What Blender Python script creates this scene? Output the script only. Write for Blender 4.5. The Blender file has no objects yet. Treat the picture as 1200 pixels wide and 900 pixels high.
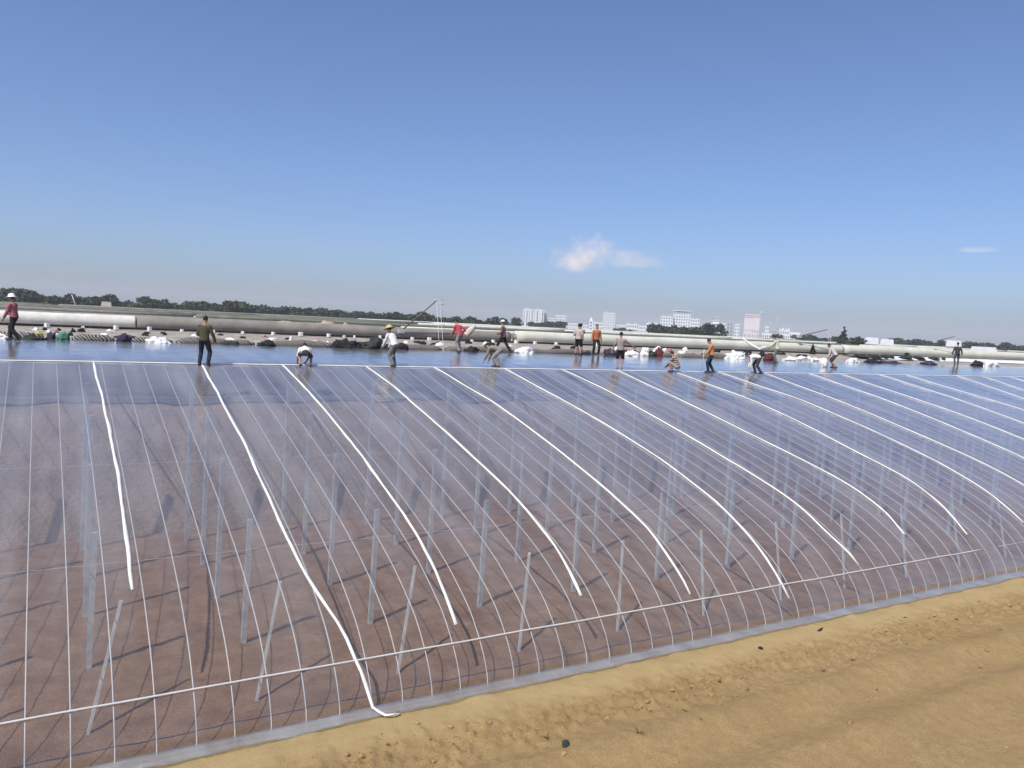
import bpy, bmesh, math, random
import numpy as np
from mathutils import Vector, Matrix, noise
random.seed(7)
scene = bpy.context.scene
col = scene.collection
PI = math.pi

# ------------------------------------------------------------------ camera
F = 940.0; TH = math.atan(555/F); PH = math.atan(70/F); RO = math.radians(2.8); HC = 7.6
W3 = Vector((math.sin(TH)*math.cos(PH), math.cos(TH)*math.cos(PH), -math.sin(PH)))
R0 = Vector((math.cos(TH), -math.sin(TH), 0)); U0 = R0.cross(W3)
RV = R0*math.cos(RO) + U0*math.sin(RO); UV = -R0*math.sin(RO) + U0*math.cos(RO)
cam = bpy.data.cameras.new('camera'); camo = bpy.data.objects.new('camera', cam); col.objects.link(camo)
M = Matrix.Identity(4)
for i in range(3):
    M[i][0] = RV[i]; M[i][1] = UV[i]; M[i][2] = -W3[i]
M[2][3] = HC
camo.matrix_world = M
cam.sensor_width = 36; cam.lens = F/1200*36; cam.clip_start = .1; cam.clip_end = 20000
scene.camera = camo
HR = Vector((math.cos(TH), -math.sin(TH), 0)); HF = Vector((math.sin(TH), math.cos(TH), 0))

def ray(x, y): return RV*((x-600)/F) - UV*((y-450)/F) + W3
def pix(x, y, Y):
    d = ray(x, y); t = Y/d.y; return Vector((d.x*t, Y, HC+d.z*t))
def spot(x, depth, z=0.0):            # a place on bearing x at a given distance
    hy = 351+.049*x; d = ray(x, hy); t = depth/math.hypot(d.x, d.y); return Vector((d.x*t, d.y*t, z))

# ------------------------------------------------------------------ materials
def nd(nt, t, **k):
    n = nt.nodes.new(t)
    for a, b in k.items(): setattr(n, a, b)
    return n
def mat(name, c, rough=.85, var=.18, scale=4.0, bump=.0, bscale=20., metal=0., c2=None, spec=.3):
    m = bpy.data.materials.new(name); m.use_nodes = True; nt = m.node_tree; b = nt.nodes['Principled BSDF']
    tc = nd(nt, 'ShaderNodeTexCoord'); no = nd(nt, 'ShaderNodeTexNoise')
    no.inputs['Scale'].default_value = scale; no.inputs['Detail'].default_value = 5
    nt.links.new(tc.outputs['Object'], no.inputs['Vector'])
    mx = nd(nt, 'ShaderNodeMix', data_type='RGBA')
    a = [v*(1-var) for v in c]; d = c2 or [min(1, v*(1+var)) for v in c]
    mr = nd(nt, 'ShaderNodeMapRange'); mr.inputs[1].default_value = .32; mr.inputs[2].default_value = .68
    nt.links.new(no.outputs['Fac'], mr.inputs[0]); nt.links.new(mr.outputs[0], mx.inputs[0])
    mx.inputs[6].default_value = (*a, 1); mx.inputs[7].default_value = (*d, 1)
    nt.links.new(mx.outputs[2], b.inputs['Base Color'])
    b.inputs['Roughness'].default_value = rough; b.inputs['Metallic'].default_value = metal
    b.inputs['Specular IOR Level'].default_value = spec
    if bump:
        n2 = nd(nt, 'ShaderNodeTexNoise'); n2.inputs['Scale'].default_value = bscale; n2.inputs['Detail'].default_value = 6
        nt.links.new(tc.outputs['Object'], n2.inputs['Vector'])
        bp = nd(nt, 'ShaderNodeBump'); bp.inputs['Strength'].default_value = bump; bp.inputs['Distance'].default_value = .05
        nt.links.new(n2.outputs['Fac'], bp.inputs['Height']); nt.links.new(bp.outputs[0], b.inputs['Normal'])
    return m
def stripes(name, c1, c2, scale, direction='X', rot=0., dist=1.5, c3=None):
    m = bpy.data.materials.new(name); m.use_nodes = True; nt = m.node_tree; b = nt.nodes['Principled BSDF']
    tc = nd(nt, 'ShaderNodeTexCoord'); mp = nd(nt, 'ShaderNodeMapping'); mp.inputs['Rotation'].default_value = (0, rot, 0)
    wv = nd(nt, 'ShaderNodeTexWave', bands_direction=direction); wv.inputs['Scale'].default_value = scale
    wv.inputs['Distortion'].default_value = dist; wv.inputs['Detail'].default_value = 3
    nt.links.new(tc.outputs['Object'], mp.inputs[0]); nt.links.new(mp.outputs[0], wv.inputs[0])
    r = nd(nt, 'ShaderNodeValToRGB'); r.color_ramp.elements[0].position = .4; r.color_ramp.elements[1].position = .62
    r.color_ramp.elements[0].color = (*c1, 1); r.color_ramp.elements[1].color = (*c2, 1)
    if c3:
        e = r.color_ramp.elements.new(.85); e.color = (*c3, 1)
    nt.links.new(wv.outputs['Fac'], r.inputs[0])
    nt.links.new(r.outputs[0], b.inputs['Base Color']); b.inputs['Roughness'].default_value = .9
    b.inputs['Specular IOR Level'].default_value = .15
    return m

def film_material(name, veil0, veil1, rough, ripple, rscale):
    m = bpy.data.materials.new(name); m.use_nodes = True; nt = m.node_tree; L = nt.links
    for n in list(nt.nodes): nt.nodes.remove(n)
    out = nd(nt, 'ShaderNodeOutputMaterial')
    tc = nd(nt, 'ShaderNodeTexCoord'); mp = nd(nt, 'ShaderNodeMapping'); mp.inputs['Scale'].default_value = rscale
    L.new(tc.outputs['Object'], mp.inputs[0])
    no = nd(nt, 'ShaderNodeTexNoise'); no.inputs['Scale'].default_value = 1.; no.inputs['Detail'].default_value = 6; no.inputs['Roughness'].default_value = .55
    L.new(mp.outputs[0], no.inputs['Vector'])
    cr = nd(nt, 'ShaderNodeTexNoise', noise_type='RIDGED_MULTIFRACTAL'); cr.inputs['Scale'].default_value = .9; cr.inputs['Detail'].default_value = 3; L.new(mp.outputs[0], cr.inputs['Vector'])
    ad = nd(nt, 'ShaderNodeMath', operation='MULTIPLY_ADD'); ad.inputs[1].default_value = .22; L.new(cr.outputs['Fac'], ad.inputs[0]); L.new(no.outputs['Fac'], ad.inputs[2])
    bp = nd(nt, 'ShaderNodeBump'); bp.inputs['Strength'].default_value = ripple; bp.inputs['Distance'].default_value = .08
    L.new(ad.outputs[0], bp.inputs['Height'])
    lw = nd(nt, 'ShaderNodeLayerWeight'); lw.inputs['Blend'].default_value = .5
    p5 = nd(nt, 'ShaderNodeMath', operation='POWER'); p5.inputs[1].default_value = 2.5; L.new(lw.outputs['Facing'], p5.inputs[0])
    sc = nd(nt, 'ShaderNodeMath', operation='MULTIPLY_ADD'); sc.inputs[1].default_value = .86; sc.inputs[2].default_value = .06; L.new(p5.outputs[0], sc.inputs[0])
    tr = nd(nt, 'ShaderNodeBsdfTransparent'); tr.inputs[0].default_value = (.93, .93, .94, 1)
    gl = nd(nt, 'ShaderNodeBsdfGlossy'); gl.inputs['Roughness'].default_value = rough; gl.inputs['Color'].default_value = (.97, .97, 1, 1)
    L.new(bp.outputs[0], gl.inputs['Normal'])
    df = nd(nt, 'ShaderNodeBsdfDiffuse'); df.inputs['Color'].default_value = (.77, .80, .81, 1)
    tl = nd(nt, 'ShaderNodeBsdfTranslucent'); tl.inputs['Color'].default_value = (.77, .80, .81, 1)
    dm = nd(nt, 'ShaderNodeMixShader'); dm.inputs[0].default_value = .5; L.new(df.outputs[0], dm.inputs[1]); L.new(tl.outputs[0], dm.inputs[2])
    # cloudy veil of dust and condensation; its streaks paint in sheen and soft reflections
    n2 = nd(nt, 'ShaderNodeTexNoise'); n2.inputs['Scale'].default_value = 1.; n2.inputs['Detail'].default_value = 5; mp2 = nd(nt, 'ShaderNodeMapping'); mp2.inputs['Scale'].default_value = (1.5, .16, .16); L.new(tc.outputs['Object'], mp2.inputs[0]); L.new(mp2.outputs[0], n2.inputs['Vector'])
    n2r = nd(nt, 'ShaderNodeMapRange'); n2r.inputs[1].default_value = .3; n2r.inputs[2].default_value = .7; n2r.inputs[3].default_value = .35; n2r.inputs[4].default_value = 1.65
    L.new(n2.outputs['Fac'], n2r.inputs[0])
    f2 = nd(nt, 'ShaderNodeMath', operation='POWER'); f2.inputs[1].default_value = 2.; L.new(lw.outputs['Facing'], f2.inputs[0])
    vf = nd(nt, 'ShaderNodeMath', operation='MULTIPLY_ADD'); vf.inputs[1].default_value = veil1; vf.inputs[2].default_value = veil0; L.new(f2.outputs[0], vf.inputs[0])
    vv = nd(nt, 'ShaderNodeMath', operation='MULTIPLY'); L.new(vf.outputs[0], vv.inputs[0]); L.new(n2r.outputs[0], vv.inputs[1])
    m1 = nd(nt, 'ShaderNodeMixShader'); L.new(vv.outputs[0], m1.inputs[0]); L.new(tr.outputs[0], m1.inputs[1]); L.new(dm.outputs[0], m1.inputs[2])
    m2 = nd(nt, 'ShaderNodeMixShader'); L.new(sc.outputs[0], m2.inputs[0]); L.new(m1.outputs[0], m2.inputs[1]); L.new(gl.outputs[0], m2.inputs[2])
    L.new(m2.outputs[0], out.inputs[0])
    return m

MT = dict(
 film=film_material('clear_film', .07, .50, .06, .36, (.8, 2.2, 2.2)),
 apron=film_material('folded_film', .20, .25, .3, .7, (1.5, 9, 9)),
 pipe=mat('galvanised_pipe', (.60, .60, .58), .45, .06, 3, metal=.0, spec=.6),
 wire=mat('steel_wire', (.55, .55, .55), .4),
 strap=mat('white_strap', (.76, .76, .72), .6, .12, 1.5),
 concrete=mat('post_concrete', (.41, .40, .375), .9, .28, 2.2, .4, 14),
 wall=mat('rammed_earth', (.34, .245, .165), .95, .22, 1.6, .8, 9),
 walltop=mat('dry_walltop_soil', (.34, .30, .25), .95, .32, 2.2, .8, 8),
 clad=mat('dark_back_sheet', (.15, .125, .11), .8, .3, .7, .3, 3),
 blanket_w=mat('white_quilt_cloth', (.68, .65, .58), .85, .14, 1.6, .4, 6),
 blanket_g=mat('grey_brown_quilt_cloth', (.255, .23, .20), .9, .16, 1.1, .35, 8),
 blanket_o=mat('olive_quilt_cloth', (.17, .18, .13), .9, .2, .4, .3, 8),
 blanket_c=mat('cream_quilt_cloth', (.60, .59, .49), .9, .10, .9, .3, 8),
 whitesheet=mat('white_plastic_sheet', (.80, .80, .78), .5, .06, 3, .5, 6),
 bag_w=mat('white_woven_bag', (.82, .81, .78), .7, .06, 5, .4, 18),
 dark=mat('dark_cloth', (.022, .022, .026), .9, .3, 6, .4, 15),
 darkgreen=mat('dark_green_cloth', (.035, .045, .035), .9, .3, 6, .4, 15),
 purple=mat('dark_purple_cloth', (.05, .04, .075), .9, .3, 6, .4, 15),
 maroon=mat('maroon_cloth', (.12, .03, .04), .9, .3, 6, .4, 15),
 teal=mat('teal_net_cloth', (.07, .20, .15), .8, .3, 8, .4, 15),
 yellow=mat('yellow_cloth', (.50, .44, .08), .8, .2, 8, .4, 15),
 pink=mat('faded_pink_cloth', (.42, .22, .20), .9, .2, 6, .4, 15),
 mats=stripes('striped_straw_mat', (.04, .036, .034), (.29, .27, .24), 2.9, 'X', .65, 6.),
 roofpale=mat('pale_roof', (.50, .50, .50), .6, .1, .4),
 brick=mat('white_block', (.80, .79, .76), .8, .06),
 rust=mat('rusty_steel', (.13, .10, .09), .7, .3, 6),
 whitesteel=mat('white_steel', (.62, .62, .63), .5, .05),
 bark=mat('bark', (.09, .065, .045), .95, .3, 3),
 sandpile=mat('pale_sand', (.40, .32, .235), .95, .15, 1.5, .9, 6),
 leafA=mat('leaves_dark', (.030, .055, .026), .8, .45, .25),
 leafB=mat('leaves_mid', (.045, .078, .030), .8, .45, .25),
 leafC=mat('leaves_cool', (.028, .050, .034), .8, .45, .25),
 bwhite=mat('white_render', (.76, .77, .78), .8, .05, .05),
 bpink=mat('pale_pink_render', (.70, .64, .64), .8, .05, .05),
 bgrey=mat('grey_render', (.45, .46, .48), .8, .08, .05),
 bglass=mat('window_glass', (.20, .22, .26), .25, .2, .1),
 bred=mat('red_sign_paint', (.42, .05, .06), .6, .1),
 bblue=mat('blue_sign_paint', (.12, .16, .38), .6, .1),
 skin=mat('skin', (.40, .22, .14), .6, .06, 20),
 hair=mat('black_hair', (.012, .011, .011), .6, .2, 40),
 clod=mat('soil_clod', (.35, .24, .105), .95, .25, 9, .8, 25),
)

# ------------------------------------------------------------------ mesh helpers
class MB:
    def __init__(s): s.v = []; s.f = []
    def add(s, vs, fs):
        o = len(s.v); s.v += [tuple(v) for v in vs]; s.f += [tuple(i+o for i in f) for f in fs]; return s
    def box(s, cx, cy, cz, sx, sy, sz, rz=0.):
        c, d = math.cos(rz), math.sin(rz); vs = []
        for z in (-.5, .5):
            for y in (-.5, .5):
                for x in (-.5, .5):
                    X, Y = x*sx, y*sy; vs.append((cx+X*c-Y*d, cy+X*d+Y*c, cz+z*sz))
        return s.add(vs, [(0, 2, 3, 1), (4, 5, 7, 6), (0, 1, 5, 4), (2, 6, 7, 3), (0, 4, 6, 2), (1, 3, 7, 5)])
    def tube(s, pts, r, n=6, cap=True):
        pts = [Vector(p) for p in pts]; rs = r if isinstance(r, (list, tuple)) else [r]*len(pts)
        vs = []; fs = []; up = None
        for i, p in enumerate(pts):
            t = (pts[min(i+1, len(pts)-1)]-pts[max(i-1, 0)]).normalized()
            if up is None:
                up = Vector((0, 0, 1)) if abs(t.z) < .9 else Vector((1, 0, 0))
            a = (up-t*up.dot(t)).normalized(); b = t.cross(a); up = a
            for k in range(n):
                q = 2*PI*k/n; vs.append(p+(a*math.cos(q)+b*math.sin(q))*rs[i])
        for i in range(len(pts)-1):
            for k in range(n):
                fs.append((i*n+k, i*n+(k+1) % n, (i+1)*n+(k+1) % n, (i+1)*n+k))
        if cap:
            fs.append(tuple(range(n))[::-1]); fs.append(tuple((len(pts)-1)*n+k for k in range(n)))
        return s.add(vs, fs)
    def build(s, name, m, parent=None, smooth=False, loc=None):
        me = bpy.data.meshes.new(name); me.from_pydata(s.v, [], s.f); me.update()
        if smooth:
            for p in me.polygons: p.use_smooth = True
        me.materials.append(m)
        o = bpy.data.objects.new(name, me); col.objects.link(o)
        if parent: o.parent = parent
        if loc is not None: o.location = loc
        return o
def tag(o, label=None, cat=None, group=None, kind=None):
    for k, v in (('label', label), ('category', cat), ('group', group), ('kind', kind)):
        if v: o[k] = v
    return o
def empty(name, loc=(0, 0, 0), rz=0., label=None, cat=None, group=None):
    o = bpy.data.objects.new(name, None); o.location = loc; o.rotation_euler.z = rz; o.empty_display_size = .2
    col.objects.link(o); return tag(o, label, cat, group)
def copy_tree(o, parent=None):
    c = o.copy(); col.objects.link(c)
    if parent: c.parent = parent
    for ch in list(o.children): copy_tree(ch, c)
    return c

# ------------------------------------------------------------------ profile of the plastic house
PROF = [(14.05, 0), (14.12, .35), (14.4, .8), (14.95, 1.35), (15.6, 1.75), (16.4, 2.15), (17.6, 2.6), (19.2, 3.1), (21.2, 3.65), (23.1, 4.14), (25.2, 4.64), (27.6, 5.18), (29.7, 5.66), (31.5, 5.83), (33.5, 5.95), (35.5, 6.03), (37.2, 6.07)]
def catmull(P, n):
    out = []
    for i in range(len(P)-1):
        p0 = P[max(i-1, 0)]; p1 = P[i]; p2 = P[i+1]; p3 = P[min(i+2, len(P)-1)]
        for k in range(n):
            t = k/n; q = []
            for j in range(2):
                q.append(.5*((2*p1[j])+(-p0[j]+p2[j])*t+(2*p0[j]-5*p1[j]+4*p2[j]-p3[j])*t*t+(-p0[j]+3*p1[j]-3*p2[j]+p3[j])*t**3))
            out.append(tuple(q))
    out.append(P[-1]); return out
CP = catmull(PROF, 4)
_cy = np.array([p[0] for p in CP]); _cz = np.array([p[1] for p in CP])
def zf(y): return float(np.interp(y, _cy, _cz))
XA, XB = -12.0, 100.0
# ------------------------------------------------------------------ ground
def spill(x, y): return .10*max(0, noise.noise((x*1.1, 8, 0))+.35*noise.noise((x*4.1, y*2, 0)))*math.exp(-((y-13.72)/.14)**2)
def gh(x, y):
    if y > 14.0: 
        return (.035*noise.noise((x*.8, y*.8, 3))+.03*noise.noise((x*3.1, y*3.1, 3)))*min(1, (y-14.0)/.5) if y < 29 else 0.
    h = .07*math.exp(-((y-13.35)/.45)**2)
    c = math.exp(-((y-12.3)/.75)**2)
    wob = .25*noise.noise((x*.25, 1.7, 0))
    h += .13*math.exp(-((y-11.1-wob)/.42)**2) + .12*math.exp(-((y-9.4-wob)/.4)**2) - .05*math.exp(-((y-10.2-wob)/.35)**2)
    n = noise.noise((x*.6, y*.8, 0))*.07
    n += noise.noise((x*2.3, y*2.8, 5))*.03*(.6+1.6*c)
    m = noise.noise((x*6.5, y*7, 9)); n += max(0, m-.05)*.15*(.3+1.4*c)
    m = noise.noise((x*14, y*14, 19)); n += m*.018*(.5+c)
    w = min(1., max(0., (14.0-y)/.35)); smooth = 1-.75*math.exp(-((y-13.4)/.35)**2)
    return (h+n*smooth)*w+spill(x, y)
xs = [-2.5+.075*i for i in range(int(38/.075))]; ys = [5.5+.075*i for i in range(int(8.7/.075))]
def grow(a, b, start):
    out = []; d = start; 
    while abs(a-b) > 1:
        a += d; out.append(a); d *= 1.6
        if (d > 0 and a > b) or (d < 0 and a < b): break
    return out
xs = grow(xs[0], -4000, -.3)[::-1]+xs+grow(xs[-1], 4000, .4)
ys = grow(ys[0], -4000, -.4)[::-1]+ys+[ys[-1]+.16*i for i in range(1, 94)]+grow(ys[-1]+15, 4000, 2.)
mb = MB(); nx = len(xs)
mb.v = [(x, y, gh(x, y) if (-4 < x < 40 and 4 < y < 29) else 0.) for y in ys for x in xs]
mb.f = [(j*nx+i, j*nx+i+1, (j+1)*nx+i+1, (j+1)*nx+i) for j in range(len(ys)-1) for i in range(nx-1)]
def ground_material():
    m = bpy.data.materials.new('soil'); m.use_nodes = True; nt = m.node_tree; L = nt.links; b = nt.nodes['Principled BSDF']
    b.inputs['Roughness'].default_value = .95; b.inputs['Specular IOR Level'].default_value = .1
    tc = nd(nt, 'ShaderNodeTexCoord'); sx = nd(nt, 'ShaderNodeSeparateXYZ'); L.new(tc.outputs['Object'], sx.inputs[0])
    def noi(s, d=6, r=.6):
        n = nd(nt, 'ShaderNodeTexNoise'); n.inputs['Scale'].default_value = s; n.inputs['Detail'].default_value = d; n.inputs['Roughness'].default_value = r
        L.new(tc.outputs['Object'], n.inputs['Vector']); return n
    def mixc(fac, a, c):
        x = nd(nt, 'ShaderNodeMix', data_type='RGBA'); L.new(fac, x.inputs[0])
        for k, v in ((6, a), (7, c)):
            if isinstance(v, tuple): x.inputs[k].default_value = (*v, 1)
            else: L.new(v, x.inputs[k])
        return x.outputs[2]
    def rng(src, a, c, lo=0., hi=1.):
        r = nd(nt, 'ShaderNodeMapRange'); r.inputs[1].default_value = a; r.inputs[2].default_value = c; r.inputs[3].default_value = lo; r.inputs[4].default_value = hi
        L.new(src, r.inputs[0]); return r.outputs[0]
    n1 = noi(.9); n2 = noi(5.); n3 = noi(30., 4)
    base = mixc(rng(n1.outputs['Fac'], .35, .65), (.365, .248, .118), (.445, .315, .155))
    base = mixc(rng(n2.outputs['Fac'], .35, .7), base, (.345, .23, .098))
    base = mixc(rng(n3.outputs['Fac'], .55, .72, 0, .5), base, (.25, .165, .07))
    base = mixc(rng(noi(.45, 3).outputs['Fac'], .5, .68, 0, .55), base, (.30, .20, .085))
    base = mixc(rng(noi(48., 4, .75).outputs['Fac'], .5, .62, 0, .75), base, (.20, .13, .055))
    base = mixc(rng(noi(11., 6, .75).outputs['Fac'], .54, .66, 0, .6), base, (.25, .165, .075))
    base = mixc(rng(noi(55., 3, .7).outputs['Fac'], .58, .7, 0, .5), base, (.55, .41, .21))
    strip = nd(nt, 'ShaderNodeMath', operation='MULTIPLY'); L.new(rng(sx.outputs['Y'], 12.5, 13.2), strip.inputs[0]); L.new(rng(n1.outputs['Fac'], .25, .6, .35, .85), strip.inputs[1])
    base = mixc(strip.outputs[0], base, (.47, .345, .165))
    # tilled moist soil inside the house
    til = mixc(rng(noi(1.3).outputs['Fac'], .35, .65), (.21, .125, .078), (.31, .195, .125))
    til = mixc(rng(noi(7.).outputs['Fac'], .5, .8, 0, .6), til, (.14, .085, .055))
    til = mixc(rng(noi(22., 5, .7).outputs['Fac'], .52, .68, 0, .7), til, (.10, .062, .04))
    til = mixc(rng(noi(2.2, 6, .7).outputs['Fac'], .6, .72, 0, .5), til, (.36, .27, .17))
    ins = nd(nt, 'ShaderNodeMath', operation='MULTIPLY'); L.new(rng(sx.outputs['Y'], 14.0, 14.35), ins.inputs[0]); L.new(rng(sx.outputs['Y'], 48, 46), ins.inputs[1])
    c = mixc(ins.outputs[0], base, til)
    # far fields
    far = mixc(rng(noi(.02, 3).outputs['Fac'], .4, .6), (.24, .20, .14), (.13, .15, .08))
    c = mixc(rng(sx.outputs['Y'], 46, 60), c, far)
    L.new(c, b.inputs['Base Color'])
    bp = nd(nt, 'ShaderNodeBump'); bp.inputs['Strength'].default_value = .8; bp.inputs['Distance'].default_value = .04
    L.new(noi(28., 8, .7).outputs['Fac'], bp.inputs['Height']); L.new(bp.outputs[0], b.inputs['Normal'])
    return m
g = mb.build('ground', ground_material(), smooth=True); g['kind'] = 'structure'

# ------------------------------------------------------------------ the plastic house
house = empty('plastic_greenhouse', (0, 14.05, 0), 0, 'long lean-to greenhouse under newly stretched clear film with white hoops', 'greenhouse')
HO = Vector((0, -14.05, 0))
SP = .635; XARCH0 = 2.99-SP*22
# film
mb = MB(); cols = []; x = XA
while x < XB: cols.append(x); x += SP/4
npf = len(CP)
for x in cols:
    ph = ((x-XARCH0)/SP) % 1.0
    for (y, z) in CP:
        sag = -.014*math.sin(PI*ph)*(1 if y < 29.7 else .0)*min(1, z/1.)
        rip = .016*noise.noise((x*.45, y*2.2, 2)) if y > 29.7 else .008*noise.noise((x*.9, y*.5, 4))*min(1, z/1.)
        mb.v.append((x, y, z+sag+rip+.012))
for i in range(len(cols)-1):
    for j in range(npf-1): mb.f.append((i*npf+j, (i+1)*npf+j, (i+1)*npf+j+1, i*npf+j+1))
mb.build('film', MT['film'], house, True, HO)
# apron of film on the soil
mb = MB(); ax = []; x = XA
while x < 60: ax.append(x); x += .25
AP = [(14.09, .10), (13.98, .075), (13.86, .085), (13.76, .075), (13.66, .04)]
for x in ax:
    e = .07*noise.noise((x*.7, 0, 0))+.06*noise.noise((x*2.5, 4, 0))+.03*noise.noise((x*7, 4, 0))+.07
    for j, (y, z) in enumerate(AP):
        yy = y+e*(j/4.)
        mb.v.append((x, yy, z+(gh(x, min(yy, 13.9))-spill(x, min(yy, 13.9)))*.9+.012*noise.noise((x*3, y*6, 1))+.012))
for i in range(len(ax)-1):
    for j in range(4): mb.f.append((i*5+j, (i+1)*5+j, (i+1)*5+j+1, i*5+j+1))
o = mb.build('film_apron', MT['apron'], house, True, HO)
sm = o.modifiers.new('thick', 'SOLIDIFY'); sm.thickness = .006
# hoops
path = [(0, y, z-.022) for (y, z) in CP[:52] if y <= 29.9]
path[0] = (0, 14.06, -.1)
hoop = MB().tube(path, .0118, 6).build('hoop', MT['pipe'], house, True, HO)
xh = [XARCH0+SP*k for k in range(170)]
near = [x for x in xh if x > -2.2][:99]
rest = [x for x in xh if x not in near]
hoop.location = HO+Vector((near[0], 0, 0))
for x in near[1:]:
    c = hoop.copy(); col.objects.link(c); c.location = HO+Vector((x, 0, 0))
mb = MB()
for x in rest: mb.tube([(x, p[1], p[2]) for p in path], .0118, 5)
mb.build('far_hoops', MT['pipe'], house, True, HO)['kind'] = 'stuff'
# front rail, just under the film
zr = .925
for a, b in ((XA, 27.4), (27.9, 60)):
    pts = []; x = a
    while x < b: pts.append((x, 14.52+.012*noise.noise((x, 0, 0))-.04, zr+.012*noise.noise((x*.6, 9, 0)))); x += .6
    MB().tube(pts, .02 if a < 0 else .008, 6).build('front_rail', MT['pipe'], house, True, HO)
for y in (17.4, 21.6, 26.4):
    MB().tube([(XA, y, zf(y)-.05), (XB, y, zf(y)-.05)], .0035, 4).build('wire', MT['wire'], house, False, HO)
# posts
def post_mesh(h, tx=0, ty=0):
    mb = MB(); w = .027 if tx > .5 else .056
    vs = [(-w, -w, -.1), (w, -w, -.1), (w, w, -.1), (-w, w, -.1), (tx-w, ty-w, h), (tx+w, ty-w, h), (tx+w, ty+w, h), (tx-w, ty+w, h)]
    return mb.add(vs, [(3, 2, 1, 0), (4, 5, 6, 7), (0, 1, 5, 4), (1, 2, 6, 5), (2, 3, 7, 6), (3, 0, 4, 7)])
n = 0
for yrow, x0, x1, lean in ((15.45, .5, 32, 1), (18.45, .4, 36, 0), (21.6, -1, 46, 0), (24.8, -1, 52, 0), (27.6, -1, 58, 0)):
    proto = None; x = .75 if lean else .95+(yrow > 22)*.15
    while x > x0: x -= 2.96 if lean else 3.08
    while x < x1:
        tx, ty = (.62, .85) if lean else (.10, .05)
        if proto is None:
            proto = post_mesh(zf(yrow+ty)-.03, tx, ty).build('slanted_strut' if lean else 'post', MT['concrete'], house, False, HO+Vector((x, yrow, 0)))
        else:
            c = proto.copy(); col.objects.link(c); c.location = HO+Vector((x+random.uniform(-.06, .06), yrow+random.uniform(-.06, .06), 0)); c.rotation_euler.z = random.uniform(-.08, .08)
        x += 2.96 if lean else 3.08
# earth wall at the back: inner face, broad top, outer slope
WP = [(28.75, -.1), (28.95, 1.2), (29.2, 2.6), (29.55, 4.35), (29.75, 4.42), (33, 5.0), (36.7, 5.80), (37.0, 5.97), (38.5, 6.05), (41, 6.2), (44.3, 6.38), (46.5, 6.40), (48, 5.6), (52, 2.), (54, -.2)]
mb = MB(); wx = []; x = XA
while x < 230: wx.append(x); x += .5 if x < 70 else 2.
k = len(WP)
for x in wx:
    for j, (y, z) in enumerate(WP):
        dz = .05*noise.noise((x*.5, y*.4, 2)) if 7 <= j <= 11 else 0
        dy = .10*noise.noise((x*.45, z*.7, 7)) if 0 < j < 4 else 0
        wv = .22*noise.noise((x*.35, 3, 0))+.10*noise.noise((x*1.3, 5, 0)) if j in (3, 4) else 0; mb.v.append((x, y+dy, z+dz+wv-.05*(j in (3, 4))))
mb.f = [(i*k+j, (i+1)*k+j, (i+1)*k+j+1, i*k+j+1) for i in range(len(wx)-1) for j in range(k-1)]
mb.f += [tuple(range(k)), tuple((len(wx)-1)*k+j for j in range(k))[::-1]]
wl = mb.build('back_wall', MT['wall'], house, True, HO)
wl.data.materials.append(MT['walltop'])
for p in wl.data.polygons:
    if p.center.y > 36.8: p.material_index = 1
# dark sheet lining the sloping back roof
mb = MB(); px = []; x = XA
while x < XB: px.append(x); x += .5
BP = [(29.62, 4.30), (29.85, 4.47), (31.5, 4.80), (33.5, 5.18), (35.2, 5.52), (36.6, 5.83), (37.05, 6.0)]
for x in px:
    for (y, z) in BP: wv = .22*noise.noise((x*.35, 3, 0))+.10*noise.noise((x*1.3, 5, 0)) if y < 30 else 0; mb.v.append((x, y-.03-.05*(y < 29.7), z+.05+wv+.02*noise.noise((x*.8, y*1.2, 0))))
k = len(BP)
mb.f = [(i*k+j, (i+1)*k+j, (i+1)*k+j+1, i*k+j+1) for i in range(len(px)-1) for j in range(k-1)]
mb.build('back_roof_sheet', MT['clad'], house, True, HO)

# white cord along the ridge and the white straps over the film
def ribbon(name, pts, w, m, thick=.006, side=None):
    mb = MB(); pts = [Vector(p) for p in pts]; nrm = []
    for i, p in enumerate(pts):
        t = (pts[min(i+1, len(pts)-1)]-pts[max(i-1, 0)]).normalized()
        s = side if side else Vector((1, 0, 0)); s = (s-t*s.dot(t)).normalized(); n_ = s.cross(t)
        if n_.z < 0: n_ = -n_
        ww = w*(1+.4*noise.noise(p*1.3)+.2*noise.noise(p*4.3))
        for a, b in ((-.5, 0), (-.25, .5), (0, .7), (.25, .5), (.5, 0)):
            mb.v.append(p+s*a*ww+n_*(.008+b*thick*2.4))
        mb.v.append(p+s*.5*ww-n_*.001); mb.v.append(p-s*.5*ww-n_*.001)
    q = 7
    for i in range(len(pts)-1):
        for j in range(q): mb.f.append((i*q+j, i*q+(j+1) % q, (i+1)*q+(j+1) % q, (i+1)*q+j))
    mb.f.append(tuple(range(q))[::-1]); mb.f.append(tuple((len(pts)-1)*q+j for j in range(q)))
    return mb.build(name, m, None, True)
def on_film(x, y, d=.022): return Vector((x, y, zf(y)+d))
pts = []; x = XA
while x < 75: pts.append(on_film(x, 29.75+.05*noise.noise((x*.4, 0, 0)))); x += .5
o = ribbon('ridge_cord', pts, .075, MT['strap'], .012, Vector((0, 1, 0)))
tag(o, 'long white cord running along the roof to which the straps are tied', 'cord')
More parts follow.
